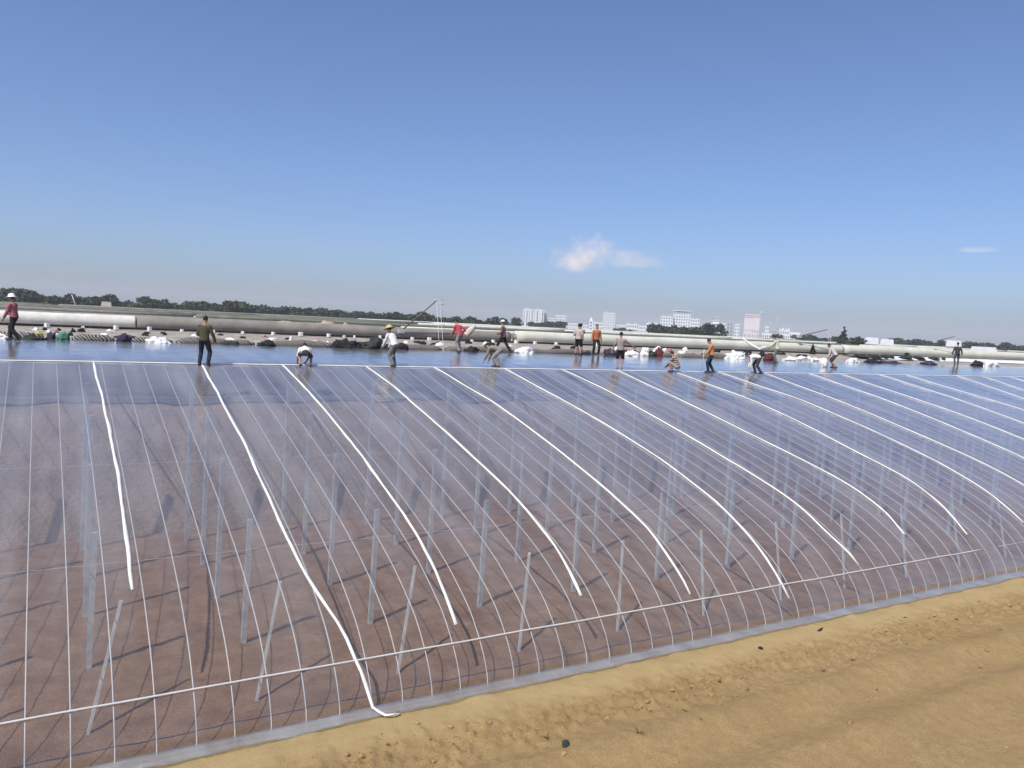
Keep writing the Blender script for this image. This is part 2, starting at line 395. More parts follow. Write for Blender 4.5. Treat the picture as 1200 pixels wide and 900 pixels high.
TIES = [ # x at cord, waypoints (x, y)
 [(1.50, 29.7), (1.60, 24.2), (1.60, 20.5), (1.57, 18.5), (1.55, 17.0), (1.54, 16.45)],
 [(4.85, 29.7), (4.86, 25.9), (4.84, 22.9), (4.77, 20.25), (4.75, 18.6), (4.78, 16.55), (4.94, 15.75), (5.33, 14.5), (5.44, 14.2), (5.55, 13.75)],
 [(7.69, 29.8), (7.84, 26), (7.79, 20.4), (7.76, 17.3), (7.69, 16.0), (7.61, 15.05), (7.63, 14.75)],
 [(10.9, 29.7), (11.1, 27.6), (11.11, 23.2), (11.17, 19.3), (11.12, 16.3), (11.03, 15.5), (10.95, 14.9)],
 [(13.84, 29.8), (14.3, 25.5), (14.3, 19.1), (14.27, 16.2), (14.16, 15.4), (14.14, 14.6)],
 [(17.15, 29.7), (17.6, 23.5), (17.75, 20.5), (17.63, 17.4), (17.43, 15.5), (17.3, 14.75), (17.42, 14.25)],
 [(20.06, 29.8), (20.45, 27.5), (20.45, 23), (20.5, 19.8), (20.65, 17.3), (20.5, 15.5), (20.75, 14.6)],
 [(23.2, 29.7), (23.45, 25.3), (23.6, 22), (23.9, 19.5), (24.15, 17.6), (24.0, 16.0), (23.7, 15.2)],
 [(26.6, 29.7), (27.6, 25.6), (27.6, 23), (27.4, 19.9), (27.5, 17.6), (27.2, 16.2), (26.7, 14.9)],
 [(29.6, 29.7), (30.8, 25.7), (30.9, 21.2), (30.86, 18.6), (30.6, 16.2), (30.4, 15)],
 [(32.9, 29.7), (33.3, 25.3), (33.3, 21.3), (33.5, 18), (33.4, 15.4)],
 [(36.5, 29.8), (37.0, 25.6), (36.9, 21), (36.8, 16)],
 [(39.1, 29.7), (40, 23), (40, 16)], [(42.6, 29.9), (43.3, 25.8), (43.3, 21), (43.3, 16)],
 [(45.2, 29.7), (46.6, 23.7), (46.8, 16)], [(50.6, 29.8), (50.1, 25.3), (50, 16)], [(53.4, 29.7), (53.1, 26.8), (53.2, 16)],
 [(56.6, 29.7), (56.5, 16)], [(60, 29.7), (60, 16)], [(63.2, 29.7), (63.2, 16)]]
TL = ['far left white strap, short, its end hanging above the rail on a hoop',
 'white strap pulled down to the soil with its loose end lying outside the film',
 'white strap third from the left, ending above the front rail',
 'white strap fourth from the left, ending at a hoop above the rail',
 'white strap fifth from the left, reaching almost down to the rail',
 'white strap sixth from the left, its tail hanging below the rail',
 'white strap seventh from the left, bent sideways where it meets the rail',
 'white strap eighth from the left, its end stopping over the rail']
for i, T in enumerate(TIES):
    P = []
    for a, b in zip(T[:-1], T[1:]):
        n = max(2, int(abs(a[1]-b[1])/.4)+1)
        for k in range(n):
            t = k/n; P.append((a[0]+(b[0]-a[0])*t, a[1]+(b[1]-a[1])*t))
    P.append(T[-1])
    Q = [(sum(P[max(0, min(len(P)-1, j+k))][0] for k in (-1, 0, 1))/3, P[j][1]) for j in range(len(P))]
    Q = [(x+.035*noise.noise((x*3, y*.55, i))+.015*noise.noise((x, y*1.9, i)), y) for x, y in Q]
    pts = [on_film(x, y) if y > 14.06 else Vector((x, y, .11+gh(x, y))) for x, y in Q]
    if i == 1:
        pts = [p for p in pts if p.y > 14.1]+[Vector((5.52, 14.0, .16)), Vector((5.6, 13.82, .12)), Vector((5.66, 13.68, .11)), Vector((5.80, 13.62, .12)), Vector((5.92, 13.66, .12))]
    o = ribbon('press_strap', pts, .072, MT['strap'], .012)
    wds = ['', '', '', '', '', '', '', '', 'ninth', 'tenth', 'eleventh', 'twelfth', 'thirteenth', 'fourteenth', 'fifteenth', 'sixteenth', 'seventeenth', 'eighteenth', 'nineteenth', 'twentieth']
    tag(o, TL[i] if i < 8 else 'white strap over the film, %s counting from the left end of the cord' % wds[i], 'strap', 'white straps stretched over the film')
# small knot where a strap is tied at the left
# ------------------------------------------------------------------ quilt rolls and clutter on the wall top
def roll(name, x0, x1, r, m, label, seed, yc=45.3, zb=6.39, cat='quilt roll'):
    t = empty(name, (x0, yc, zb), 0, label, cat)
    mb = MB(); n = 16; xsx = []; x = 0
    while x < x1-x0: xsx.append(x); x += .7
    xsx.append(x1-x0)
    for x in xsx:
        rr = r*(1+.05*noise.noise((x*.25+seed, seed, 0)))
        for k in range(n):
            q = 2*PI*k/n; f = 1+.045*noise.noise((x*.9, math.cos(q)*1.5+seed, math.sin(q)*1.5))
            mb.v.append((x, math.cos(q)*rr*f, max(0, rr*.94+math.sin(q)*rr*f)))
    for i in range(len(xsx)-1):
        for k in range(n): mb.f.append((i*n+k, i*n+(k+1) % n, (i+1)*n+(k+1) % n, (i+1)*n+k))
    mb.f.append(tuple(range(n))[::-1]); mb.f.append(tuple((len(xsx)-1)*n+k for k in range(n)))
    mb.build('quilt', m, t, True)
    # spiral end
    sp = [(-.012, .8*r*a*math.cos(a*14), r*.94+.8*r*a*math.sin(a*14)) for a in [j/40 for j in range(3, 40)]]
    MB().tube(sp, .018, 4).build('rolled_edge', MT['dark'], t)
    sp = [(x1-x0+.012, p[1], p[2]) for p in sp]
    MB().tube(sp, .018, 4).build('rolled_edge', MT['dark'], t)
    return t
xa = pix(159, 377, 45.3).x
roll('quilt_roll', -12, xa-.03, .355, MT['blanket_w'], 'thick white roll of quilt lying along the wall top at left', 1)
xb = pix(596, 395, 45.3).x
roll('quilt_roll', xa+.03, xb, .36, MT['blanket_g'], 'long grey-brown quilt roll between the white roll and the pale roll', 2)
xc = pix(985, 408, 45.3).x
roll('quilt_roll', xb+.5, xc, .41, MT['blanket_c'], 'long cream quilt roll lying on the wall in front of the city', 3)
roll('quilt_roll', xc+.2, 160, .43, MT['blanket_c'], 'pale quilt roll farthest right, beyond the conical shrub', 4)
# drain pipe in front of the rolls and its white blocks
pts = [(x, 44.25+.03*noise.noise((x*.2, 0, 0)), 6.47) for x in range(-12, 70)]
tag(MB().tube(pts, .055, 6).build('irrigation_pipe', MT['dark'], smooth=True), 'thin dark pipe running along the foot of the quilt rolls', 'pipe')
first = None
for px_ in (55, 97, 136, 175, 213, 250, 284, 320, 352, 385, 403, 415, 445, 483, 503, 553, 578, 605, 627, 652, 700):
    p = pix(px_, 400, 43.95)
    z = 6.37
    if first is None:
        bm = bmesh.new(); bmesh.ops.create_cube(bm, size=1.)
        bmesh.ops.scale(bm, vec=(.20, .24, .22), verts=bm.verts); bmesh.ops.bevel(bm, geom=bm.edges[:], offset=.02, segments=2, affect='EDGES')
        bmesh.ops.translate(bm, vec=(0, 0, .11), verts=bm.verts)
        me = bpy.data.meshes.new('weight_block'); bm.to_mesh(me); bm.free(); me.materials.append(MT['brick'])
        first = bpy.data.objects.new('weight_block', me); col.objects.link(first)
        o = first
    else:
        o = first.copy(); col.objects.link(o)
    tag(o, 'small white block set at the foot of the quilt rolls', 'block', 'white blocks along the quilt rolls')
    o.location = (p.x, p.y, z); o.rotation_euler.z = random.uniform(-.5, .5); s = random.uniform(.6, 1.05); o.scale = (s, s, s*random.uniform(.9, 1.3))

def lump_mesh(name, sx, sy, sz, seed, m, rough=.5, sub=4):
    bm = bmesh.new(); bmesh.ops.create_icosphere(bm, subdivisions=sub, radius=1.)
    for v in bm.verts:
        p = v.co.copy(); f = 1+rough*noise.noise(p*1.3+Vector((seed*3.1, 0, 0)))+rough*.6*noise.noise(p*3.1+Vector((0, seed*5.3, 0)))+rough*.45*noise.noise(p*6+Vector((seed, 0, 0)))+rough*.3*abs(noise.noise(p*11))
        v.co = p*f; z = v.co.z
        if z < -.25: v.co.z = -.25+(z+.25)*.15
        v.co.z += .3
        v.co = Vector((v.co.x*sx/2, v.co.y*sy/2, v.co.z*sz/1.3))
    me = bpy.data.meshes.new(name); bm.to_mesh(me); bm.free(); me.materials.append(m)
    for p in me.polygons: p.use_smooth = True
    return me
def wtop(y): return float(np.interp(y, [p[0] for p in WP[7:12]], [p[1] for p in WP[7:12]]))
def base_z(y): return wtop(y) if y >= 37.1 else zf(y)+.01
def lump(name, px0, px1, h_px, Y, m, label, cat, group=None, seed=None, depth=None):
    a = pix(px0, 400, Y); b = pix(px1, 400, Y); c = (a+b)/2; w = (b-a).length*.97
    dist = c.dot(W3); h = h_px/F*dist
    me = lump_mesh(name, w, depth or max(.3, min(w*.7, .8)), h, seed if seed is not None else px0*.37, m)
    o = bpy.data.objects.new(name, me); col.objects.link(o); o.location = (c.x, Y, base_z(Y)-.03); o.rotation_euler.z = random.uniform(-.25, .25)
    return tag(o, label, cat, group)
YL = 37.15
# strips of folded straw mats along the edge of the film
def mat_strip(px0, px1, label, seed):
    x0 = pix(px0, 400, 37.9).x; x1 = pix(px1, 400, 37.9).x
    mb = MB(); x = x0; xs_ = []
    while x < x1: xs_.append(x); x += .16
    sec = [(-.30, 0), (-.32, .16), (-.26, .30), (-.1, .37), (.1, .37), (.27, .28), (.3, 0)]
    for i, x in enumerate(xs_):
        e = min(1, .55+min(i, len(xs_)-1-i)*.2)
        for (y, z) in sec:
            d = .06*noise.noise((x*1.7+seed, y*3, z*4)); f = .85+.25*noise.noise((x*.6, seed, 1))
            mb.v.append((x-x0, y*e+d, z*e*f+d*.5*(z > 0)))
    k = len(sec)
    mb.f = [(i*k+j, i*k+(j+1), (i+1)*k+j+1, (i+1)*k+j) for i in range(len(xs_)-1) for j in range(k-1)]
    mb.f += [(i*k+k-1, i*k, (i+1)*k, (i+1)*k+k-1) for i in range(len(xs_)-1)]
    mb.f.append(tuple(range(k))[::-1]); mb.f.append(tuple((len(xs_)-1)*k+j for j in range(k)))
    o = mb.build('straw_mat', MT['mats'], None, True, (x0, 37.9, wtop(37.9)-.02))
    tag(o, label, 'straw mat', 'folded straw mats along the roof edge')
mat_strip(-20, 52, 'striped folded mat at the far left beside the white-hatted worker', 1)
mat_strip(84, 136, 'striped folded mat between the teal bundle and the purple bundle', 2)
mat_strip(150, 205, 'striped folded mat right behind the left white heap', 2.5)
mat_strip(206, 300, 'long striped folded mat behind the worker in olive clothes', 3)
mat_strip(302, 400, 'long striped folded mat behind the crouching worker in white shirt', 4)
mat_strip(402, 520, 'striped folded mat behind the straw-hatted worker', 5)
mat_strip(522, 604, 'striped folded mat behind the red-shirted worker', 6)
mat_strip(606, 700, 'striped folded mat behind the standing group of three workers', 7)
mat_strip(704, 790, 'striped folded mat behind the grey-vested worker', 8)
mat_strip(795, 870, 'striped folded mat behind the worker holding a pole', 9)
L_ = lump
L_('plastic_sheet', -9, 8, 9, YL, MT['whitesheet'], 'white crumpled sheet at the left edge by the white-hatted worker', 'plastic sheet')
L_('cloth_bundle', 26, 53, 8, YL, MT['darkgreen'], 'flat dark bundle left of the teal bundle', 'bundle')
L_('cloth_bundle', 53, 67, 11, 37.3, MT['purple'], 'boxy dark blue bundle touching the teal bundle', 'bundle')
L_('net_bundle', 65, 83, 12, YL, MT['teal'], 'teal green net bundle on the roof edge', 'bundle')
L_('cloth_scrap', 42, 50, 5, 40, MT['yellow'], 'bright yellow cloth lying near the white-hatted worker', 'cloth')
L_('cloth_bundle', 137, 153, 13, YL, MT['purple'], 'tall dark purple bundle left of the white heap', 'bundle')
L_('plastic_sheet', 171, 199, 9, YL, MT['whitesheet'], 'white crumpled sheet heap left of the olive-clad worker', 'plastic sheet')
L_('cloth_bundle', 255, 278, 7, YL, MT['darkgreen'], 'flat dark bundle right of the olive-clad worker', 'bundle')
L_('cloth_bundle', 303, 322, 9, YL, MT['dark'], 'black bundle left of the crouching worker in white shirt', 'bundle')
L_('cloth_bundle', 390, 424, 12, YL, MT['dark'], 'long black heap between crouching worker and straw-hatted worker', 'bundle')
L_('cloth_bundle', 422, 452, 14, YL, MT['darkgreen'], 'tall black heap just left of the straw-hatted worker', 'bundle')
L_('cloth_bundle', 462, 478, 9, YL, MT['dark'], 'dark bundle just right of the straw-hatted worker', 'bundle')
L_('cloth_bundle', 545, 560, 8, YL, MT['dark'], 'dark bundle right of the red-shirted worker', 'bundle')
L_('plastic_sheet', 605, 628, 9, YL, MT['whitesheet'], 'white heap between the striding worker and the group of three', 'plastic sheet')
L_('cloth_bundle', 708, 722, 9, 37.4, MT['purple'], 'dark bundle by the left hand of the grey-vested worker', 'bundle')
L_('cloth_bundle', 724, 740, 8, 37.6, MT['maroon'], 'maroon bundle behind the grey-vested worker', 'bundle')
L_('plastic_sheet', 735, 750, 8, YL, MT['bag_w'], 'small white heap right of the grey-vested worker', 'plastic sheet')
L_('woven_bag', 752, 761, 13, YL, MT['bag_w'], 'white bag standing upright right of the grey-vested worker', 'bag', depth=.4)
L_('cloth_bundle', 761, 769, 9, YL, MT['darkgreen'], 'dark green bundle right of the upright white bag', 'bundle')
L_('cloth_bundle', 768, 777, 12, YL, MT['maroon'], 'dark maroon bundle left of the squatting striped worker', 'bundle')
L_('plastic_sheet', 852, 876, 10, YL, MT['whitesheet'], 'white crumpled heap between the pole holder and the bent worker', 'plastic sheet')
L_('woven_bag', 868, 877, 7, 38.5, MT['bag_w'], 'small white bag behind the right white heap', 'bag')
L_('cloth_bundle', 897, 908, 7, 36.4, MT['maroon'], 'dark maroon bundle right of the bent worker in dark vest', 'bundle')
L_('plastic_sheet', 920, 937, 6, YL, MT['whitesheet'], 'flat white heap right of the cream-shirted worker', 'plastic sheet')
L_('woven_bag', 954, 965, 6, YL, MT['bag_w'], 'small white bag below the conical shrub', 'bag')
L_('woven_bag', 994, 1007, 6, YL, MT['bag_w'], 'small white bag right of the worker with the white sack', 'bag')
L_('cloth_bundle', 1016, 1031, 6, YL, MT['dark'], 'black bundle right of the small white bag', 'bundle')
L_('cloth_bundle', 1034, 1057, 5, YL, MT['purple'], 'long dark bundle left of the dark-clad worker at right', 'bundle')
L_('cloth_bundle', 1084, 1097, 5, YL, MT['purple'], 'small dark bundle just left of the dark-clad worker at right', 'bundle')
L_('cloth_bundle', 1143, 1152, 7, YL, MT['dark'], 'small black bundle beside white cloth at the right', 'bundle')
L_('plastic_sheet', 1152, 1168, 9, YL, MT['whitesheet'], 'white heap at the right behind the small black bundle', 'plastic sheet')
# white sheet strips with dark weights at the right
a = pix(995, 417, 42.6); b = pix(1195, 423, 42.6)
mb = MB(); n = 60
for i in range(n+1):
    x = a.x+(130-a.x)*i/n
    for j, (dy, dz) in enumerate(((-1.5, .02), (-1.2, .12), (-.4, .16), (.5, .14), (1.0, .02))):
        mb.v.append((x, 42.4+dy+.15*noise.noise((x*.3, j, 0)), wtop(42.4+dy)+dz+.03*noise.noise((x*.8, j*2, 1))+.02))
mb.f = [(i*5+j, (i+1)*5+j, (i+1)*5+j+1, i*5+j+1) for i in range(n) for j in range(4)]
tag(mb.build('plastic_sheet', MT['whitesheet'], None, True), 'long white sheet spread along the wall top at right', 'plastic sheet')
for q, (p0, p1) in enumerate(((1002, 1017), (1019, 1031), (1034, 1041), (1043, 1048), (1058, 1068), (1074, 1084), (1092, 1100), (1106, 1109))):
    o = L_('cloth_scrap', p0, p1, 3, 41.2, MT['darkgreen'], 'dark rag weighing down the long white sheet', 'rag', 'dark rags on the white sheet'); o.location.z += .15
# litter strewn over the wall top
kinds = [('woven_bag', MT['bag_w'], 'small pale bag lying on the wall top', 'bag', 'pale bags strewn over the wall top'),
         ('cloth_scrap', MT['dark'], 'dark scrap of cloth lying on the wall top', 'cloth', 'dark scraps strewn over the wall top'),
         ('cloth_scrap', MT['pink'], 'faded pink cloth lying on the wall top', 'cloth', 'pink cloths on the wall top')]
LIT = [(58, 6, 0), (95, 10, 1), (70, 7, 0), (122, 10, 0), (130, 9, 0), (185, 6, 1), (193, 5, 1), (228, 8, 0), (258, 7, 1), (270, 14, 0), (310, 8, 2), (337, 6, 1), (347, 6, 1), (330, 8, 0), (376, 13, 2), (488, 6, 1), (496, 6, 1), (505, 6, 1), (513, 5, 1), (549, 7, 1), (597, 7, 0), (653, 9, 1), (772, 7, 0), (785, 7, 2), (800, 8, 0), (813, 7, 1), (826, 6, 1), (841, 6, 1), (855, 8, 0), (862, 9, 1), (877, 8, 1), (881, 5, 1), (892, 12, 1), (904, 6, 1), (938, 6, 1), (941, 10, 0)]
rl = random.Random(21)
for q in range(46): LIT.append((rl.uniform(20, 960), rl.uniform(3, 9), rl.choice((0, 1, 1, 1, 0, 2))))
for i, (px_, w, kd) in enumerate(LIT):
    nm, m, lb, ct, gp = kinds[kd]
    L_(nm, px_-w/2, px_+w/2, random.uniform(2.5, 4.5), random.uniform(39.5, 43.2), m, lb, ct, gp, seed=i*1.7)
# pale sand piles behind the roll
for i, (p0, p1, py, Y) in enumerate(((325, 365, 371, 48), (360, 398, 373, 48.3), (388, 428, 374, 47.6), (415, 462, 377, 48.2), (600, 640, 392, 48))):
    a = pix(p0, py, Y); b = pix(p1, py, Y); c = (a+b)/2
    h = c.z-5.85
    me = lump_mesh('sand_pile', (b.x-a.x)*1.7, 2.2, h*.8, i*2.3, MT['sandpile'], .42)
    o = bpy.data.objects.new('sand_pile', me); col.objects.link(o); o.location = (c.x, Y, 5.75)
    tag(o, ['leftmost pale sand pile showing over the grey-brown roll', 'second pale sand pile from the left over the roll', 'rounded sand pile left of the straw-hatted worker', 'sand pile directly behind the straw-hatted worker', 'low sand pile behind the start of the cream roll'][i], 'sand pile', 'sand piles behind the quilt rolls')
# winding machines straddling the roll
def winder(px_, label):
    top = pix(*px_[0], 44.3); end = pix(*px_[1], 44.9)
    t = empty('winding_machine', (top.x, 44.3, 6.35), 0, label, 'winch', 'winding machines over the quilt rolls')
    O = Vector((top.x, 44.3, 6.35)); T = top-O
    hw = .22
    MB().tube([T+Vector((-.05, 0, 0)), (end-O)+Vector((0, 0, .0))], [.03, .045], 8).build('boom', MT['rust'], t, True)
    f1 = pix(px_[0][0]+4, 400, 41.6); f2 = pix(px_[0][0]+12, 380, 46.6); f1.z = wtop(41.6)-.05; f2.z = 6.35
    for q in (-.12, .14):
        MB().tube([T+Vector((q*.8, -.05, 0)), f1-O+Vector((q, 0, 0))], .013, 5).build('leg', MT['whitesteel'], t, True)
    MB().tube([T+Vector((.15, .1, 0)), f2-O], .013, 5).build('leg', MT['whitesteel'], t, True)
    mb = MB(); mb.tube([T+Vector((-.35, 0, .0)), T+Vector((.4, 0, .05))], .022, 6); mb.tube([T+Vector((.4, 0, .05)), T+Vector((.4, .02, -.28))], .018, 6); mb.tube([T+Vector((-.2, -.02, -.2)), T+Vector((.4, .02, -.25))], .016, 6)
    mb.build('head_frame', MT['whitesteel'], t, True)
    mb = MB().box(end.x-O.x, end.y-O.y, end.z-O.z, .36, .26, .24); mb.build('gearbox', MT['bgrey'], t)
winder(((513, 352), (470, 388)), 'winch with slanting rust-brown boom beside the straw-hatted worker')
winder(((971, 386), (937, 394)), 'white-legged winch with boom behind the worker with the white sack')
winder(((1120, 394), (1096, 400)), 'distant winch with boom behind the dark-clad worker at right')
# leaning pole at left
a = pix(84, 345, 47.); 
t = MB().tube([(0, 0, -.9), (-.3, 0, 1.2)], .03, 6)
b = pix(92, 367, 47.)
o = MB().tube([(0, 0, 0), (a.x-b.x, 0, a.z-b.z)], .018, 6).build('leaning_pole', MT['whitesteel'], None, True, (b.x, 47., b.z))
o2 = MB().tube([(0, 0, 0), (0, 0, -(b.z-6.0))], .04, 6).build('pole_foot', MT['whitesteel'], o, True)
tag(o, 'thin pale pole leaning behind the white quilt roll at left', 'pole')
# conical shrub and far vegetation ---------------------------------------------------------
def foliage(name, spec, m, nleaf, leaf, seed, parent, keep=None):
    rnd = random.Random(seed); mb = MB()
    for k in range(nleaf):
        c, rad = rnd.choices(spec, weights=[s[1].x*s[1].z for s in spec])[0]
        while True:
            p = Vector((rnd.uniform(-1, 1), rnd.uniform(-1, 1), rnd.uniform(-1, 1)))
            l = p.length
            if l < 1 and l > .35: break
        p = c+Vector((p.x*rad.x, p.y*rad.y, p.z*rad.z))
        n_ = Vector((rnd.gauss(0, 1), rnd.gauss(0, 1), rnd.gauss(0, 1)+.5)).normalized()
        a = n_.orthogonal().normalized(); b = n_.cross(a); s = leaf*rnd.uniform(.6, 1.3)
        mb.add([p-a*s, p-b*s*.7, p+a*s, p+b*s*.7], [(0, 1, 2, 3)])
    return mb.build(name, m, parent, False)
def make_tree(h, seed, m, kind='round'):
    rnd = random.Random(seed); t = empty('tree')
    mb = MB(); tp = [(0, 0, -.3), (rnd.uniform(-.15, .15), rnd.uniform(-.15, .15), h*.3), (rnd.uniform(-.3, .3), rnd.uniform(-.3, .3), h*.75)]
    mb.tube(tp, [h*.022, h*.016, h*.006], 6)
    for k in range(5):
        q = rnd.uniform(0, 2*PI); z = h*rnd.uniform(.28, .5)
        mb.tube([(0, 0, z), (math.cos(q)*h*.2, math.sin(q)*h*.2, z+h*.2)], [h*.009, h*.003], 4)
    mb.build('trunk', MT['bark'], t)
    spec = []
    if kind == 'round':
        for k in range(9):
            q = rnd.uniform(0, 2*PI); r = rnd.uniform(0, .26)*h
            spec.append((Vector((math.cos(q)*r, math.sin(q)*r, h*rnd.uniform(.3, .82))), Vector((h*rnd.uniform(.13, .22), h*rnd.uniform(.13, .22), h*rnd.uniform(.09, .17)))))
    else:
        for k in range(8):
            f = k/7; spec.append((Vector((0, 0, h*(.12+.8*f))), Vector((h*.24*(1.05-f), h*.24*(1.05-f), h*.12))))
    foliage('crown', spec, m, 620, h*.055, seed+50, t)
    return t
protos = [make_tree(10, i, [MT['leafA'], MT['leafB'], MT['leafC']][i % 3]) for i in range(6)]
used = [False]*6
def tree(px_, dist, h, i, label, group=None, wide=1.):
    o = protos[i] if not used[i] else copy_tree(protos[i]); used[i] = True
    o.location = spot(px_, dist, 0.); o.rotation_euler.z = random.uniform(0, 6.28); s = h/10; o.scale = (s*wide, s*wide, s)
    tag(o, label, 'tree', group); return o
x = -30
while x < 592:
    d = random.uniform(390, 470); h = random.uniform(10.5, 14.)*(1.0 if x < 350 else .93)*(.92+.2*noise.noise((x*.03, 0, 0)))
    if random.random() < .08: h *= 1.12
    tree(x, d, h, random.randrange(6), 'dark green tree in the tree belt along the left horizon', 'trees of the belt on the left horizon', random.uniform(1.1, 1.5))
    x += random.uniform(3.6, 6)
tree(604, 520, 13, 0, 'lone dark tree left of the tall white block with flanking wing')
for i, x in enumerate(range(624, 662, 5)):
    tree(x+random.uniform(-1, 1), 640, random.uniform(10, 13), i % 6, 'small dark tree below the leftmost white block', 'trees in front of the leftmost white block', 1.3)
for i, x in enumerate((766, 773, 780, 788, 795, 802, 809, 815, 822)):
    tree(x, 430+random.uniform(-15, 15), random.uniform(10.5, 12.5), i % 6, 'dense dark tree in the clump before the terraced white block', 'trees of the clump before the terraced block', 1.35)
tree(833, 430, 14.5, 2, 'tallest dark tree at the right end of the clump', None, 1.1)
tree(844, 425, 13.8, 5, 'narrow dark tree closing the clump on its right', None, .8)
for i, x in enumerate((722, 730, 737, 742)):
    tree(x, 620, random.uniform(8, 10), i, 'small tree among the low white houses', 'trees among the low houses', 1.2)
for i, x in enumerate((912, 938, 945, 951, 958, 966, 975, 984)):
    tree(x, 520, random.uniform(9, 11), i % 6, 'dark tree right of the jagged white block', 'trees right of the jagged white block', 1.4)
tree(1000, 330, 10.5, 4, 'bushy dark tree beside the white-roofed hut', None, 1.3)
x = 1050
while x < 1260:
    if not 1108 < x < 1130:
        tree(x, random.uniform(520, 600), random.uniform(10, 12), random.randrange(6), 'dark tree in the low belt on the right horizon', 'trees of the belt on the right horizon', 1.5)
    x += random.uniform(5, 8)
for i in range(6):
    if not used[i]: tree(20+i*9, 480, 12, i, 'dark green tree in the tree belt along the left horizon', 'trees of the belt on the left horizon')
def shrub(name, p, h, kind, seed, label, m, wide=1.):
    t = make_tree(h, seed, m, kind); t.name = name; t.location = p; t.scale = (wide, wide, 1); tag(t, label, 'shrub' if h < 3 else 'tree'); return t
c = pix(952, 416, 43.6); c.z = wtop(43.6)
shrub('conical_shrub', c, .95, 'cone', 91, 'small dark conical shrub in front of the cream quilt roll', MT['leafA'], 1.2)
shrub('pine_tree', spot(988, 330, 0), 12.5, 'cone', 92, 'pointed pine beside the bushy dark tree and hut', MT['leafC'], 1.4)
c = pix(293, 372, 46.8); c.z = 6.3
shrub('low_shrub', c, .75, 'round', 93, 'low green bush behind the grey-brown roll', MT['leafA'], 1.8)
c = pix(1063, 414, 43.9); c.z = wtop(43.9)
shrub('low_shrub', c, .5, 'round', 94, 'tiny bush in front of the pale roll at right', MT['leafA'], 1.5)
c = pix(105, 366, 46.6); c.z = 6.38
shrub('low_shrub', c, .75, 'round', 95, 'small dark bush behind the white quilt roll', MT['leafA'], 1.2)
# ------------------------------------------------------------------ rows of other greenhouses
rowcol = [mat('row_cover_%s' % n_, c_, .9, .25, .12, .3, 2) for n_, c_ in (('grey', (.23, .22, .20)), ('beige', (.40, .35, .28)), ('green', (.20, .23, .17)), ('pale', (.55, .54, .50)))]
RL = ['nearest of the far greenhouse rows, grey cover', 'second far greenhouse row with beige cover', 'third far greenhouse row with greenish cover', 'fourth far greenhouse row with pale cover', 'fifth far greenhouse row, dull grey', 'farthest greenhouse row before the trees']
for i, (Y, zt, ci, ri) in enumerate(((86, 5.75, 0, 'blanket_w'), (128, 5.95, 1, 'blanket_g'), (172, 6.15, 2, 'blanket_c'), (222, 6.3, 3, 'blanket_g'), (280, 6.45, 0, 'blanket_c'), (335, 6.55, 1, 'blanket_g'))):
    t = empty('greenhouse_row', (0, Y, 0), 0, RL[i], 'greenhouse', 'greenhouse rows beyond the wall')
    mb = MB(); sec = [(-13, -.2), (-12.8, .8), (-11, 2.), (-6, 3.9), (0, zt-.9), (1, zt-.9), (1.1, zt-1), (1.1, -.2)]
    step = 12; xs_ = list(range(-90, 1100, step)); k = len(sec)
    for x in xs_:
        for (y, z) in sec: mb.v.append((x, y, z+.15*noise.noise((x*.06, y*.2, i))*(z > 0)))
    mb.f = [(a*k+j, (a+1)*k+j, (a+1)*k+j+1, a*k+j+1) for a in range(len(xs_)-1) for j in range(k-1)]
    mb.f += [tuple(range(k)), tuple((len(xs_)-1)*k+j for j in range(k))[::-1]]
    mb.build('roof', rowcol[ci], t)
    mb = MB(); mb.box(505, 4, 2.95, 1190, 5.7, 6.2)
    # soil top uneven
    mb = MB(); sec = [(1.2, -.2), (1.4, zt-1), (2.2, zt-.55), (5.5, zt-.45), (7.5, -.2)]; k = len(sec)
    for x in xs_:
        for (y, z) in sec: mb.v.append((x, y, z+.3*noise.noise((x*.09, y*.3, i+4))*(z > 0)))
    mb.f = [(a*k+j, (a+1)*k+j, (a+1)*k+j+1, a*k+j+1) for a in range(len(xs_)-1) for j in range(k-1)]
    mb.build('earth_wall', MT['walltop'], t)
    rnd = random.Random(i); x = -90
    while x < 1090:
        ln = rnd.uniform(50, 120); m = MT[rnd.choice(['blanket_g', 'blanket_g', 'blanket_o', 'blanket_o'] if x < 40 else ['blanket_w', 'blanket_c', 'blanket_o', 'blanket_w'])]
        MB().tube([(x+q*ln/6, 3.2, zt-.12+.06*rnd.random()) for q in range(7)], .42, 10).build('quilt_roll', m, t, True)
        x += ln+rnd.uniform(.5, 3)
